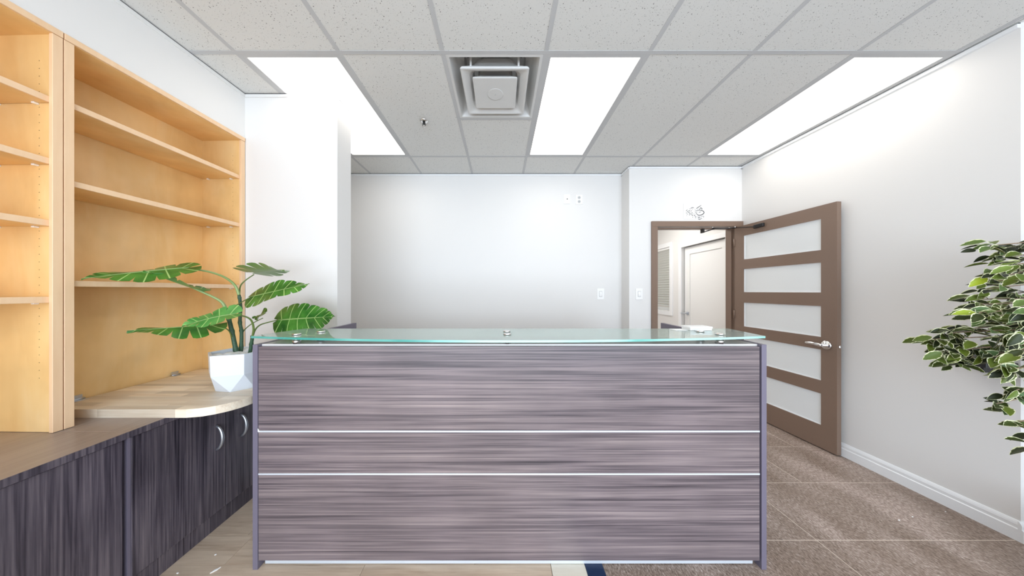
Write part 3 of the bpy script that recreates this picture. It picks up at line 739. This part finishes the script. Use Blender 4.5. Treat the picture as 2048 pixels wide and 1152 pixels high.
# casing + leaf of the white door
cs = MB(); cw = 0.07
cs.box(RX-0.015, RX-0.0005, 4.615, 4.615+cw, 0, 2.135); cs.box(RX-0.015, RX-0.0005, 3.70-cw, 3.705, 0, 2.135); cs.box(RX-0.015, RX-0.0005, 3.705, 4.615, 2.06, 2.135)
cs = struct(cs.build('door_3', M['white_trim']))
wd = MB(); wd.box(RX+0.055, RX+0.095, 3.715, 4.60, 0.01, 2.05)
wd = wd.build('door_leaf', M['white_door'], cs)
wp = MB()
for q in ((3.715, 4.60, 1.93, 2.05), (3.715, 4.60, 0.01, 0.2), (3.715, 3.83, 0.2, 1.93), (4.485, 4.60, 0.2, 1.93)): wp.box(RX+0.043, RX+0.0545, *q)
wp.build('door_rail', M['white_door'], cs)
hk = MB(); hk.box(RX+0.034, RX+0.0428, 4.50, 4.555, 0.905, 0.96, 0.003); hk.tube([(RX+0.036, 4.527, 0.932), (RX-0.005, 4.527, 0.932), (RX-0.012, 4.54, 0.932), (RX-0.012, 4.63, 0.930)], 0.008, 8)
hk.build('handle', M['steel'], cs)
# window with blinds
wn = MB(); ww = 0.08
wn.box(RX-0.018, RX-0.0005, 4.85, 4.93, 0.86, 2.21); wn.box(RX-0.018, RX-0.0005, 5.60, 5.68, 0.86, 2.21); wn.box(RX-0.018, RX-0.0005, 4.93, 5.60, 2.13, 2.21); wn.box(RX-0.018, RX-0.0005, 4.93, 5.60, 0.86, 0.94)
wn = struct(wn.build('window_2', M['white_trim']))
box('pane', RX+0.075, RX+0.08, 4.93, 5.69, 0.94, 2.13, M['frost'], wn)
bl = thing('window_blind', 'horizontal slat blind in the far room window, seen through the doorway', 'blind', (RX+0.03, 5.25, 2.12))
for i in range(24):
    z = 2.075-0.046*i
    s = MB(); s.prism([(RX+0.006, z+0.016), (RX+0.030, z+0.004), (RX+0.052, z-0.019), (RX+0.0525, z-0.016), (RX+0.031, z+0.008), (RX+0.006, z+0.0195)], 4.94, 5.59, 'y')
    s.build('slat', M['blind'], bl, off=(RX+0.03, 5.25, 2.12))
box('head_rail', RX+0.004, RX+0.055, 4.935, 5.595, 2.095, 2.128, M['plate'], bl, off=(RX+0.03, 5.25, 2.12))

# ================================================================ WALL ITEMS
def plate_at(px0, py0, px1, py1, Y, name, label, cat, kind):
    c = P((px0+px1)/2, (py0+py1)/2, Y); w_ = abs(px1-px0)*Y/F/2; h_ = abs(py1-py0)*Y/F/2
    t = thing(name, label, cat, (c.x, Y-0.0005, c.z))
    MB().box(-w_, w_, -0.006, 0, -h_, h_, 0.002).build('plate', M['plate'], t)
    if kind == 'switch':
        MB().box(-w_*0.42, w_*0.42, -0.008, -0.0062, -h_*0.52, h_*0.52).build('recess', M['tee'], t)
        k = MB(); k.prism([(-0.0082, -h_*0.45), (-0.0082, h_*0.45), (-0.0095, h_*0.45), (-0.013, -h_*0.1), (-0.010, -h_*0.45)], -w_*0.34, w_*0.34, 'x'); k.build('rocker', M['plate'], t)
    elif kind == 'outlet':
        for s in (-1, 1):
            q = MB().lathe([(w_*0.42, -0.0061), (w_*0.42, -0.0078)], (0, 0, s*h_*0.42), 16, 'y').build('socket', M['tee'], t)
            for a in (-0.006, 0.006): box('slot', a-0.0012, a+0.0012, -0.0084, -0.0079, s*h_*0.42-0.004, s*h_*0.42+0.004, M['shade_black'], q)
    else:
        MB().lathe([(0.006, -0.0061), (0.006, -0.011), (0.003, -0.012)], (0.004, 0, 0.0), 12, 'y').build('jack', M['black'], t)
    return t
plate_at(1127, 389, 1140, 408, YB, 'cable_plate', 'white wall plate with one dark jack, high on the back wall', 'wall plate', 'jack')
plate_at(1151, 390, 1165, 409, YB, 'wall_outlet', 'white wall outlet high on the back wall, right of the cable plate', 'outlet', 'outlet')
plate_at(1194, 577, 1208, 599, YB, 'light_switch', 'white light switch on the back wall, below the two high plates', 'switch', 'switch')
plate_at(1271, 577, 1285, 599, YD, 'light_switch', 'white light switch just left of the brown door frame', 'switch', 'switch')

# calligraphy sheet above the door
c = P(1388, 422.5, YD)
art = thing('calligraphy_sheet', 'small white sheet with black brush calligraphy above the door frame', 'wall sign', (c.x, YD-0.0005, c.z))
k = YD/F
MB().box(-21.5*k, 21.5*k, -0.003, 0, -15.5*k, 15.5*k, 0.0004).build('sheet', M['paper'], art)
def strk(pts, wd_):
    """flat ribbon through sheet points given in the sheet's own 60x45 drawing grid (x right, y down)"""
    q = [Vector(((x/25.6-0.0-28)*k, 0, -(y/25.6-22.5)*k)) for x, y in pts]
    mb = MB(); prev = None; n = len(q)
    # smooth with catmull-rom
    sm = []
    for i in range(n-1):
        p0, p1, p2, p3 = q[max(i-1, 0)], q[i], q[i+1], q[min(i+2, n-1)]
        for j in range(5):
            t = j/5; sm.append(0.5*((2*p1)+(-p0+p2)*t+(2*p0-5*p1+4*p2-p3)*t*t+(-p0+3*p1-3*p2+p3)*t**3))
    sm.append(q[-1]); n = len(sm)
    for i, p in enumerate(sm):
        d = (sm[min(i+1, n-1)]-sm[max(i-1, 0)]).normalized(); nn = Vector((-d.z, 0, d.x))
        wv = wd_*k*(0.35+0.65*math.sin(math.pi*min(1, max(0, (i+0.5)/n))))/2
        a = mb.bm.verts.new(p+nn*wv+Vector((0, -0.0034, 0))); b3 = mb.bm.verts.new(p-nn*wv+Vector((0, -0.0034, 0)))
        if prev: mb.bm.faces.new((prev[0], a, b3, prev[1]))
        prev = (a, b3)
    return mb
strokes = [([(1080, 260), (980, 340), (880, 400), (800, 475)], 1.5), ([(735, 490), (800, 545), (900, 545), (1000, 520), (1070, 545), (1160, 565), (1220, 640), (1180, 710), (1080, 770), (960, 785), (870, 745), (830, 690), (800, 640), (870, 590)], 1.7),
 ([(980, 505), (1010, 450), (1050, 405), (1110, 450), (1110, 490), (1080, 500)], 1.6), ([(870, 470), (940, 465)], 1.0), ([(960, 655), (1050, 600)], 1.3), ([(890, 655), (920, 650)], 1),
 ([(290, 580), (370, 495)], 1.2), ([(350, 570), (420, 630), (520, 630)], 1.4), ([(410, 535), (460, 560), (520, 545)], 1.2), ([(500, 440), (500, 490)], 1.3), ([(520, 420), (560, 420), (600, 400), (660, 390), (715, 420)], 1.4),
 ([(540, 590), (590, 540)], 1.2), ([(440, 690), (500, 725), (540, 690)], 1.5), ([(570, 690), (630, 650)], 1.6), ([(290, 680), (340, 640)], 1), ([(310, 700), (370, 730), (400, 710)], 1), ([(460, 800), (480, 775)], 1.5), ([(540, 780), (600, 755), (630, 800), (650, 820)], 1.3),
 ([(690, 805), (780, 770)], 1.4), ([(740, 860), (830, 855)], 1.4), ([(890, 830), (930, 825)], 1.3), ([(890, 905), (960, 890), (1050, 870)], 1.5), ([(1080, 860), (1150, 820)], 1.3), ([(1180, 810), (1210, 860), (1190, 905)], 1.1), ([(920, 960), (1000, 985), (1070, 955)], 1.2), ([(1070, 935), (1120, 930)], 1.1),
 ([(760, 930), (820, 910)], 1.1), ([(620, 880), (660, 890)], 1.3), ([(745, 600), (790, 610)], 1.1), ([(750, 680), (760, 700)], 1.2), ([(680, 700), (680, 740)], 1), ([(600, 490), (640, 450)], 0.9), ([(320, 800), (360, 805)], 0.9)]
for s_, w_ in strokes: strk(s_, w_).build('brush_stroke', M['ink'], art)

# black floating shelf on the right wall
sh = thing('floating_shelf', 'small black wall shelf half hidden by the variegated leaves', 'shelf', (XR-0.09, 1.47, 0.90))
so_ = (XR-0.09, 1.47, 0.90)
MB().box(2.55, XR-0.001, 1.405, 1.55, 0.905, 0.930, 0.002).build('board', M['black'], sh, off=so_)
MB().box(2.60, XR-0.001, 1.44, 1.452, 0.87, 0.9045, 0.001).build('bracket', M['black'], sh, off=so_)
MB().lathe([(0.035, 0.931), (0.037, 1.0), (0.03, 1.005)], (2.64, 1.47, 0), 20).build('dish', M['steel'], sh, off=so_)

# ================================================================ MONSTERA
po = (-1.490, 1.53, BZ1+0.0003)
mon = thing('potted_monstera', 'split-leaf potted plant in a faceted white pot on the wooden board', 'potted plant', po)
nf = 6; ph = 0.205
def ring(r, z, a0, n=nf): return [Vector((r*math.cos(math.radians(a0+360*i/n)), r*math.sin(math.radians(a0+360*i/n)), z)) for i in range(n)]
pb_ = MB(); bm = pb_.bm
R0 = ring(0.142, ph, 20); R1 = ring(0.138, 0.095, 20); R2 = ring(0.098, 0.0, 50); RI = ring(0.130, ph, 20); RJ = ring(0.126, 0.165, 20)
V = [[bm.verts.new(p) for p in r] for r in (R0, R1, R2, RI, RJ)]
for i in range(nf):
    j = (i+1) % nf
    bm.faces.new((V[0][i], V[0][j], V[1][j], V[1][i]))
    bm.faces.new((V[1][i], V[1][j], V[2][i])); bm.faces.new((V[1][j], V[2][j], V[2][i]))
    bm.faces.new((V[0][i], V[3][i], V[3][j], V[0][j])); bm.faces.new((V[3][i], V[4][i], V[4][j], V[3][j]))
bm.faces.new(V[2][::-1]); bm.faces.new(V[4])
pb_.build('pot', M['pot'], mon)
r_ = random.Random(5)
for i in range(22):
    a = r_.random()*6.28; rr2 = 0.105*math.sqrt(r_.random()); s = 0.016+0.012*r_.random()
    q = MB(); bmesh.ops.create_icosphere(q.bm, subdivisions=2, radius=1)
    bmesh.ops.scale(q.bm, verts=q.bm.verts, vec=(s*1.4, s, s*0.6)); bmesh.ops.rotate(q.bm, verts=q.bm.verts, matrix=Matrix.Rotation(r_.random()*3, 3, 'Z'))
    bmesh.ops.translate(q.bm, verts=q.bm.verts, vec=(rr2*math.cos(a), rr2*math.sin(a), 0.178+r_.random()*0.012))
    for f in q.bm.faces: f.smooth = True
    q.build('pebble', M['pebble'], mon)
def smooth_path(q, m=6):
    q = [Vector(p) for p in q]; out = []; n = len(q)
    for i in range(n-1):
        p0, p1, p2, p3 = q[max(i-1, 0)], q[i], q[i+1], q[min(i+2, n-1)]
        for j in range(m):
            t = j/m; out.append(0.5*((2*p1)+(-p0+p2)*t+(2*p0-5*p1+4*p2-p3)*t*t+(-p0+3*p1-3*p2+p3)*t**3))
    out.append(q[-1]); return out
def stalk(pts, r0, r1, m_, name='stem', knots=False, n=9):
    p = smooth_path([P(*q) for q in pts]); N_ = len(p)
    rad = [r0+(r1-r0)*i/(N_-1) for i in range(N_)]
    if knots: rad = [r*(1.18 if i % 5 == 2 else 0.96) for i, r in enumerate(rad)]
    return MB().tube(p, rad, n).build(name, m_, mon, off=po)
stalk([(474, 712, 1.53), (465, 668, 1.53), (458, 638, 1.52), (452, 618, 1.51)], 0.0115, 0.0095, M['stem'], knots=True)
stalk([(452, 618, 1.51), (443, 604, 1.50), (424, 593, 1.48), (384, 575, 1.43), (345, 559, 1.36)], 0.0085, 0.003, M['petiole'], 'petiole')
stalk([(482, 706, 1.56), (483, 665, 1.56), (480, 645, 1.56), (481, 612, 1.56), (478, 590, 1.55)], 0.0092, 0.008, M['stem'], knots=True)
stalk([(478, 590, 1.55), (470, 571, 1.54), (450, 555, 1.50), (420, 544, 1.44), (384, 538, 1.38)], 0.0075, 0.004, M['petiole'], 'petiole')
stalk([(479, 592, 1.56), (481, 572, 1.58), (492, 560, 1.60), (508, 549, 1.62)], 0.004, 0.003, M['petiole_dark'], 'petiole')
stalk([(463, 624, 1.53), (468, 614, 1.53), (484, 604, 1.52), (496, 597, 1.50)], 0.003, 0.0025, M['petiole_dark'], 'petiole')
stalk([(499, 712, 1.50), (502, 692, 1.49), (505, 672, 1.48)], 0.009, 0.0085, M['stem'], knots=True)
stalk([(505, 674, 1.48), (507, 655, 1.47), (501, 639, 1.45), (486, 632, 1.42), (470, 633, 1.40)], 0.0055, 0.0035, M['petiole_dark'], 'petiole')
stalk([(505, 674, 1.49), (511, 659, 1.50), (520, 650, 1.54), (535, 645, 1.58), (556, 640, 1.62)], 0.0042, 0.003, M['petiole_dark'], 'petiole')
stalk([(478, 700, 1.55), (484, 668, 1.57), (500, 650, 1.62), (526, 636, 1.66)], 0.003, 0.0025, M['petiole_dark'], 'petiole')
stalk([(466, 680, 1.53), (458, 662, 1.50), (444, 653, 1.46), (432, 650, 1.42)], 0.003, 0.0025, M['petiole_dark'], 'petiole')

def monstera(base, tip, W, nrm, droop=0.0, fold=0.0, nl=7, lean=0.0, w0=0.35, slit=0.30, tw=(0, 0), seed=0, curl=0.0, mt='monstera'):
    rr3 = random.Random(seed)
    b0 = P(*base); t_ = P(*tip)-b0; Ln = t_.length; t_.normalize()
    nv = Vector(nrm); nv = (nv-nv.dot(t_)*t_).normalized(); sd = t_.cross(nv)
    mb = MB(); bm = mb.bm; uvl = bm.loops.layers.uv.new('UVMap')
    def Rw(u):
        k_ = 0.55+0.45*math.sin(math.pi/2*min(1, u/0.13))
        return W*k_*(0.86+0.42*u-1.15*u*u) if u < 0.55 else W*max(0.02, 0.7431*(1-((u-0.55)/0.45)**1.6)+0.02)
    def pt(u, w, s):
        th_ = math.radians(166-148*u**0.5) ; Rr = Rw(u)*w
        a = u*Ln + Rr*math.cos(th_)*(0.75 if u > 0.3 else 0.9)+0.10*Ln*(1-u)*0
        c_ = Rr*math.sin(th_)
        z = -droop*Ln*(a/Ln)**2 + fold*c_ - curl*c_*c_/W + 0.012*math.sin(9*u+seed)*w
        return b0+t_*a+sd*(c_*s)+nv*z
    nu, nw = 4, 6
    for s in (-1, 1):
        for i in range(nl):
            a, b3 = i/nl, (i+1)/nl
            sl = slit*(0.6+0.8*rr3.random())
            ww0 = w0+0.25*rr3.random() if not (i == 0) else 0.5
            grid = []
            for jw in range(nw+1):
                w = jw/nw
                g = (b3-a)*sl*max(0, (w-ww0)/(1-ww0))
                row = []
                for ju in range(nu+1):
                    v_ = ju/nu; gl_, gr_ = (g*0.5 if i > 0 else 0), (g*0.5 if i < nl-1 else 0)
                    u = a+gl_+(b3-a-gl_-gr_)*v_
                    edge = 1-0.07*abs(2*v_-1)**4*w
                    row.append((u, w*edge, v_))
                grid.append(row)
            vv = [[bm.verts.new(pt(min(u, 1), w, s)) for u, w, _ in row] for row in grid]
            for jw in range(nw):
                for ju in range(nu):
                    q = (vv[jw][ju], vv[jw][ju+1], vv[jw+1][ju+1], vv[jw+1][ju]); idx = ((jw, ju), (jw, ju+1), (jw+1, ju+1), (jw+1, ju))
                    if s < 0: q = q[::-1]; idx = idx[::-1]
                    try: f = bm.faces.new(q)
                    except ValueError: continue
                    f.smooth = True
                    for lp, (a1, a2) in zip(f.loops, idx): lp[uvl].uv = ((i+grid[a1][a2][2])/8.0, grid[a1][a2][1])
    bmesh.ops.remove_doubles(bm, verts=bm.verts, dist=0.0003)
    me_n = sum((f.normal for f in bm.faces), Vector())
    bm.normal_update()
    if sum((f.normal.dot(nv) for f in bm.faces)) < 0: bmesh.ops.reverse_faces(bm, faces=bm.faces)
    bmesh.ops.translate(bm, verts=bm.verts, vec=-Vector(po))
    me = bpy.data.meshes.new('leaf'); bm.to_mesh(me); bm.free(); me.materials.append(M[mt])
    o = bpy.data.objects.new('leaf', me); C.objects.link(o); o.parent = mon
    # pale midrib
    mr = MB().tube([tuple(b0+t_*(Ln*i/8)-nv*(droop*Ln*(i/8)**2-0.0008)-Vector(po)) for i in range(9)], [0.0022*(1-0.09*i) for i in range(9)], 6)
    mr.build('midrib', M['petiole'], o)
    return o
monstera((378, 535, 1.38), (160, 551, 1.14), 0.115, (0.0, -0.62, 1), droop=0.05, fold=-0.12, seed=1, slit=0.16, w0=0.45, nl=6)
monstera((408, 583, 1.46), (282, 548, 1.24), 0.05, (0.15, -0.18, 1), droop=-0.08, fold=0.5, seed=2, nl=6, slit=0.25)
monstera((508, 545, 1.62), (570, 534, 1.52), 0.125, (0.05, 0.20, 1), droop=0.06, fold=0.12, seed=3, slit=0.2, nl=6)
monstera((500, 594, 1.50), (617, 566, 1.44), 0.090, (-0.2, -0.95, 0.75), droop=0.02, seed=4, slit=0.14, w0=0.5, nl=6)
monstera((556, 640, 1.62), (668, 632, 1.56), 0.119, (0.10, -0.97, 0.36), droop=0.03, fold=-0.05, seed=5, slit=0.08, curl=0.25, w0=0.5)
monstera((530, 625, 1.68), (507, 637, 1.74), 0.04, (0.0, -0.8, 0.6), seed=6, nl=4, slit=0.2)
monstera((470, 628, 1.40), (358, 640, 1.28), 0.080, (-0.25, -0.80, 0.75), droop=0.22, fold=0.10, seed=7, nl=5, slit=0.16, mt='monstera_young')
monstera((432, 648, 1.43), (254, 664, 1.20), 0.105, (0.0, -0.36, 1), droop=-0.02, fold=-0.30, seed=8, slit=0.22, nl=6)

# ================================================================ VARIEGATED FICUS
fo_ = (2.50, 1.02, 0.0)
fic = thing('variegated_ficus', 'leafy artificial tree with cream-edged green leaves at the right edge', 'artificial tree', fo_)
MB().lathe([(0.12, 0.0), (0.15, 0.28), (0.155, 0.285), (0.145, 0.29), (0.14, 0.26)], (0, 0, 0), 28).build('planter', M['black'], fic)
MB().lathe([(0.139, 0.25), (0.138, 0.262)], (0, 0, 0), 24).build('soil', M['soil'], fic)
tr = smooth_path([(0, 0, 0.25), (0.02, 0.01, 0.6), (-0.02, 0.02, 1.0), (0.02, 0.0, 1.35), (0.0, 0.03, 1.6)])
MB().tube(tr, [0.018*(1-0.6*i/len(tr)) for i in range(len(tr))], 8).build('trunk', M['bark'], fic)
# one leaf mesh, folded along the midrib
lm = bmesh.new(); uvl = lm.loops.layers.uv.new('UVMap'); nL = 7; prev = None
for i in range(nL+1):
    u = i/nL; ww_ = 0.30*math.sin(math.pi*u**0.85)**0.8*(1-0.25*u) if 0 < u < 1 else 0.004
    zc = -0.12*u*u
    cur = [lm.verts.new((u, ww_, zc+ww_*0.35)), lm.verts.new((u, ww_*0.5, zc+ww_*0.15)), lm.verts.new((u, 0, zc)), lm.verts.new((u, -ww_*0.5, zc+ww_*0.15)), lm.verts.new((u, -ww_, zc+ww_*0.35))]
    if prev:
        for j in range(4):
            f = lm.faces.new((prev[j], prev[j+1], cur[j+1], cur[j])); f.smooth = True
            vals = (1, 0.5, 0, 0.5, 1)
            for lp, (vv_, uu_) in zip(f.loops, ((vals[j], u-1/nL), (vals[j+1], u-1/nL), (vals[j+1], u), (vals[j], u))): lp[uvl].uv = (uu_, vv_ if 0.05 < uu_ < 0.93 else max(vv_, 0.9))
    prev = cur
lme = bpy.data.meshes.new('leaf'); lm.to_mesh(lme); lm.free(); lme.materials.append(M['ficus'])
r_ = random.Random(21); LV = []
br = [ # tip px, tip py, tip Y, base height on the trunk, number of leaves, droop, spread
 (1956, 493, 1.18, 1.42, 13, 0.3), (1966, 520, 1.22, 1.40, 11, 0.3), (1985, 552, 1.10, 1.38, 12, 0.5), (2010, 530, 1.05, 1.40, 10, 0.4),
 (1940, 566, 1.22, 1.30, 9, 0.25), (1948, 580, 1.18, 1.28, 9, 0.25), (1918, 602, 1.20, 1.20, 11, 0.25), (1930, 612, 1.15, 1.20, 11, 0.3),
 (1928, 636, 1.22, 1.15, 12, 0.3), (1935, 628, 1.10, 1.16, 10, 0.35), (1908, 660, 1.24, 1.12, 15, 0.3), (1884, 668, 1.18, 1.10, 18, 0.4), (1848, 681, 1.20, 1.06, 20, 0.35),
 (1864, 706, 1.17, 1.06, 19, 0.55), (1882, 722, 1.22, 1.04, 17, 0.6), (1925, 700, 1.16, 1.04, 15, 0.8), (1960, 716, 1.12, 1.02, 14, 0.9), (1990, 672, 1.06, 1.10, 14, 0.7),
 (1998, 740, 1.00, 1.00, 15, 1.1), (2008, 780, 1.05, 0.96, 13, 1.2), (2020, 700, 0.98, 1.08, 12, 0.9), (1968, 808, 1.18, 0.90, 8, 0.2), (2004, 846, 1.10, 0.85, 6, 0.3), (2030, 885, 1.08, 0.80, 6, 0.6), (2035, 620, 1.05, 1.25, 12, 0.6), (2030, 650, 1.12, 1.15, 12, 0.6)]
# the rest of the crown, round the far sides of the trunk
for i in range(44):
    a = -1.9+3.9*r_.random(); hb_ = 0.85+0.72*r_.random(); rr_ = 0.24+0.2*r_.random()
    br.append((Vector((rr_*math.cos(a), min(rr_*math.sin(a), 0.22), hb_+0.02)), None, None, hb_, 13, 0.5))
for (px, py, Y, hb, nlv, dr_) in br:
    nlv = int(nlv*1.4)
    tipp = P(px+26, py, Y)-Vector(fo_) if py is not None else px; base = Vector((0, 0.01, hb-0.04)); mid = (base+tipp)/2+Vector((0.02, 0, 0.05+0.02*r_.random()))
    path = smooth_path([base, mid, tipp-Vector((-0.03, 0, -0.008)), tipp], 7); n = len(path)
    bo_ = MB().tube(path, [0.0042*(1-0.75*i/n) for i in range(n)], 5).build('branch', M['bark'], fic)
    for i in range(nlv):
        f_ = 0.34+0.66*(i+0.5)/nlv if i < nlv-1 else 1.0
        pp = path[min(n-1, int(f_*(n-1)))]; pq = path[max(0, min(n-1, int(f_*(n-1)))-1)]
        d = (pp-pq); d = d.normalized() if d.length > 0 else Vector((-1, 0, 0))
        side = d.cross(Vector((0, 0, 1))).normalized()*(1 if i % 2 else -1)
        last = i == nlv-1
        pp = pp+(Vector((r_.gauss(0, 0.010), r_.gauss(0, 0.018), r_.gauss(-0.004, 0.013))) if not last else Vector())
        ld_ = (d*(0.2+0.8*r_.random())+side*(0.1 if last else 0.15+0.7*r_.random())+Vector((0, 0, -1))*(0.1+dr_*(0.2+0.8*r_.random())*(0.4 if last else 1)) + Vector((0, 0, 0.35*r_.random()))).normalized()
        up = Vector((r_.uniform(-0.7, 0.7), -0.6+r_.uniform(-0.7, 0.5), 0.7)); up = (up-up.dot(ld_)*ld_).normalized()
        yv_ = up.cross(ld_)
        wp_ = pp+Vector(fo_)
        vis_ = 1 if CX+wp_.x/max(0.05, wp_.y)*F < 2070 else 0
        sz = 0.044+0.020*r_.random()
        Mx = Matrix((ld_, yv_, up)).transposed().to_4x4()
        st = pp+side*0.008*(0 if last else 1)
        LV.append((vis_+sz/max(0.3, wp_.y)*0.1, bo_, Matrix.Translation(st) @ Mx @ Matrix.Scale(sz, 4)))
LV.sort(key=lambda q: -q[0])
for _, bo_, mtx in LV[:300]:
    o = bpy.data.objects.new('leaf', lme); C.objects.link(o); o.parent = bo_; o.matrix_local = mtx
rest = bmesh.new()
for _, bo_, mtx in LV[300:]:
    k0 = len(rest.verts); rest.from_mesh(lme); rest.verts.ensure_lookup_table()
    for v_ in rest.verts[k0:]: v_.co = mtx @ v_.co
rme = bpy.data.meshes.new('leaves'); rest.to_mesh(rme); rest.free(); rme.materials.append(M['ficus'])
ro = bpy.data.objects.new('leaves', rme); C.objects.link(ro); ro.parent = fic; ro['kind'] = 'stuff'
nleaf = len(LV)
print('ficus leaves', nleaf)

# ================================================================ FLOOR CRUMBS
def chip(px, py, sx, sy, rz, label, mtl=M['paper']):
    p = P(px, py, 1); Y = EYE*F/(py-CY); x = (px-CX)*Y/F
    o = MB().prism([(-sx, -sy*0.2), (sx*0.3, -sy), (sx, sy*0.2), (-sx*0.2, sy)], 0.0, 0.003).build('paint_chip', mtl); o.location = (x, Y, 0.0004); o.rotation_euler = (0, 0, rz)
    tag(o, label, 'paint chip', 'white paint chips on the floor'); return o
chip(431, 1141, 0.018, 0.005, 0.9, 'largest white paint chip on the plank floor, left of the reception desk')
chip(431, 1110, 0.004, 0.002, 0.5, 'tiny white paint chip on the plank floor, beyond the largest chip')
chip(355, 1147, 0.004, 0.0025, 0.2, 'tiny white paint chip beside the dark cabinet, at the bottom edge of the photo')
chip(401, 1078, 0.006, 0.003, 0.8, 'white paint chip at the foot of the dark base cabinet')
chip(1825, 1034, 0.005, 0.003, 0.2, 'white paint chip on the stone tiles, middle one of three')
chip(1798, 1041, 0.005, 0.003, -0.2, 'white paint chip on the stone tiles, the one nearest the reception desk')
chip(1891, 1024, 0.004, 0.002, 0, 'white paint chip on the stone tiles, the one nearest the right wall')
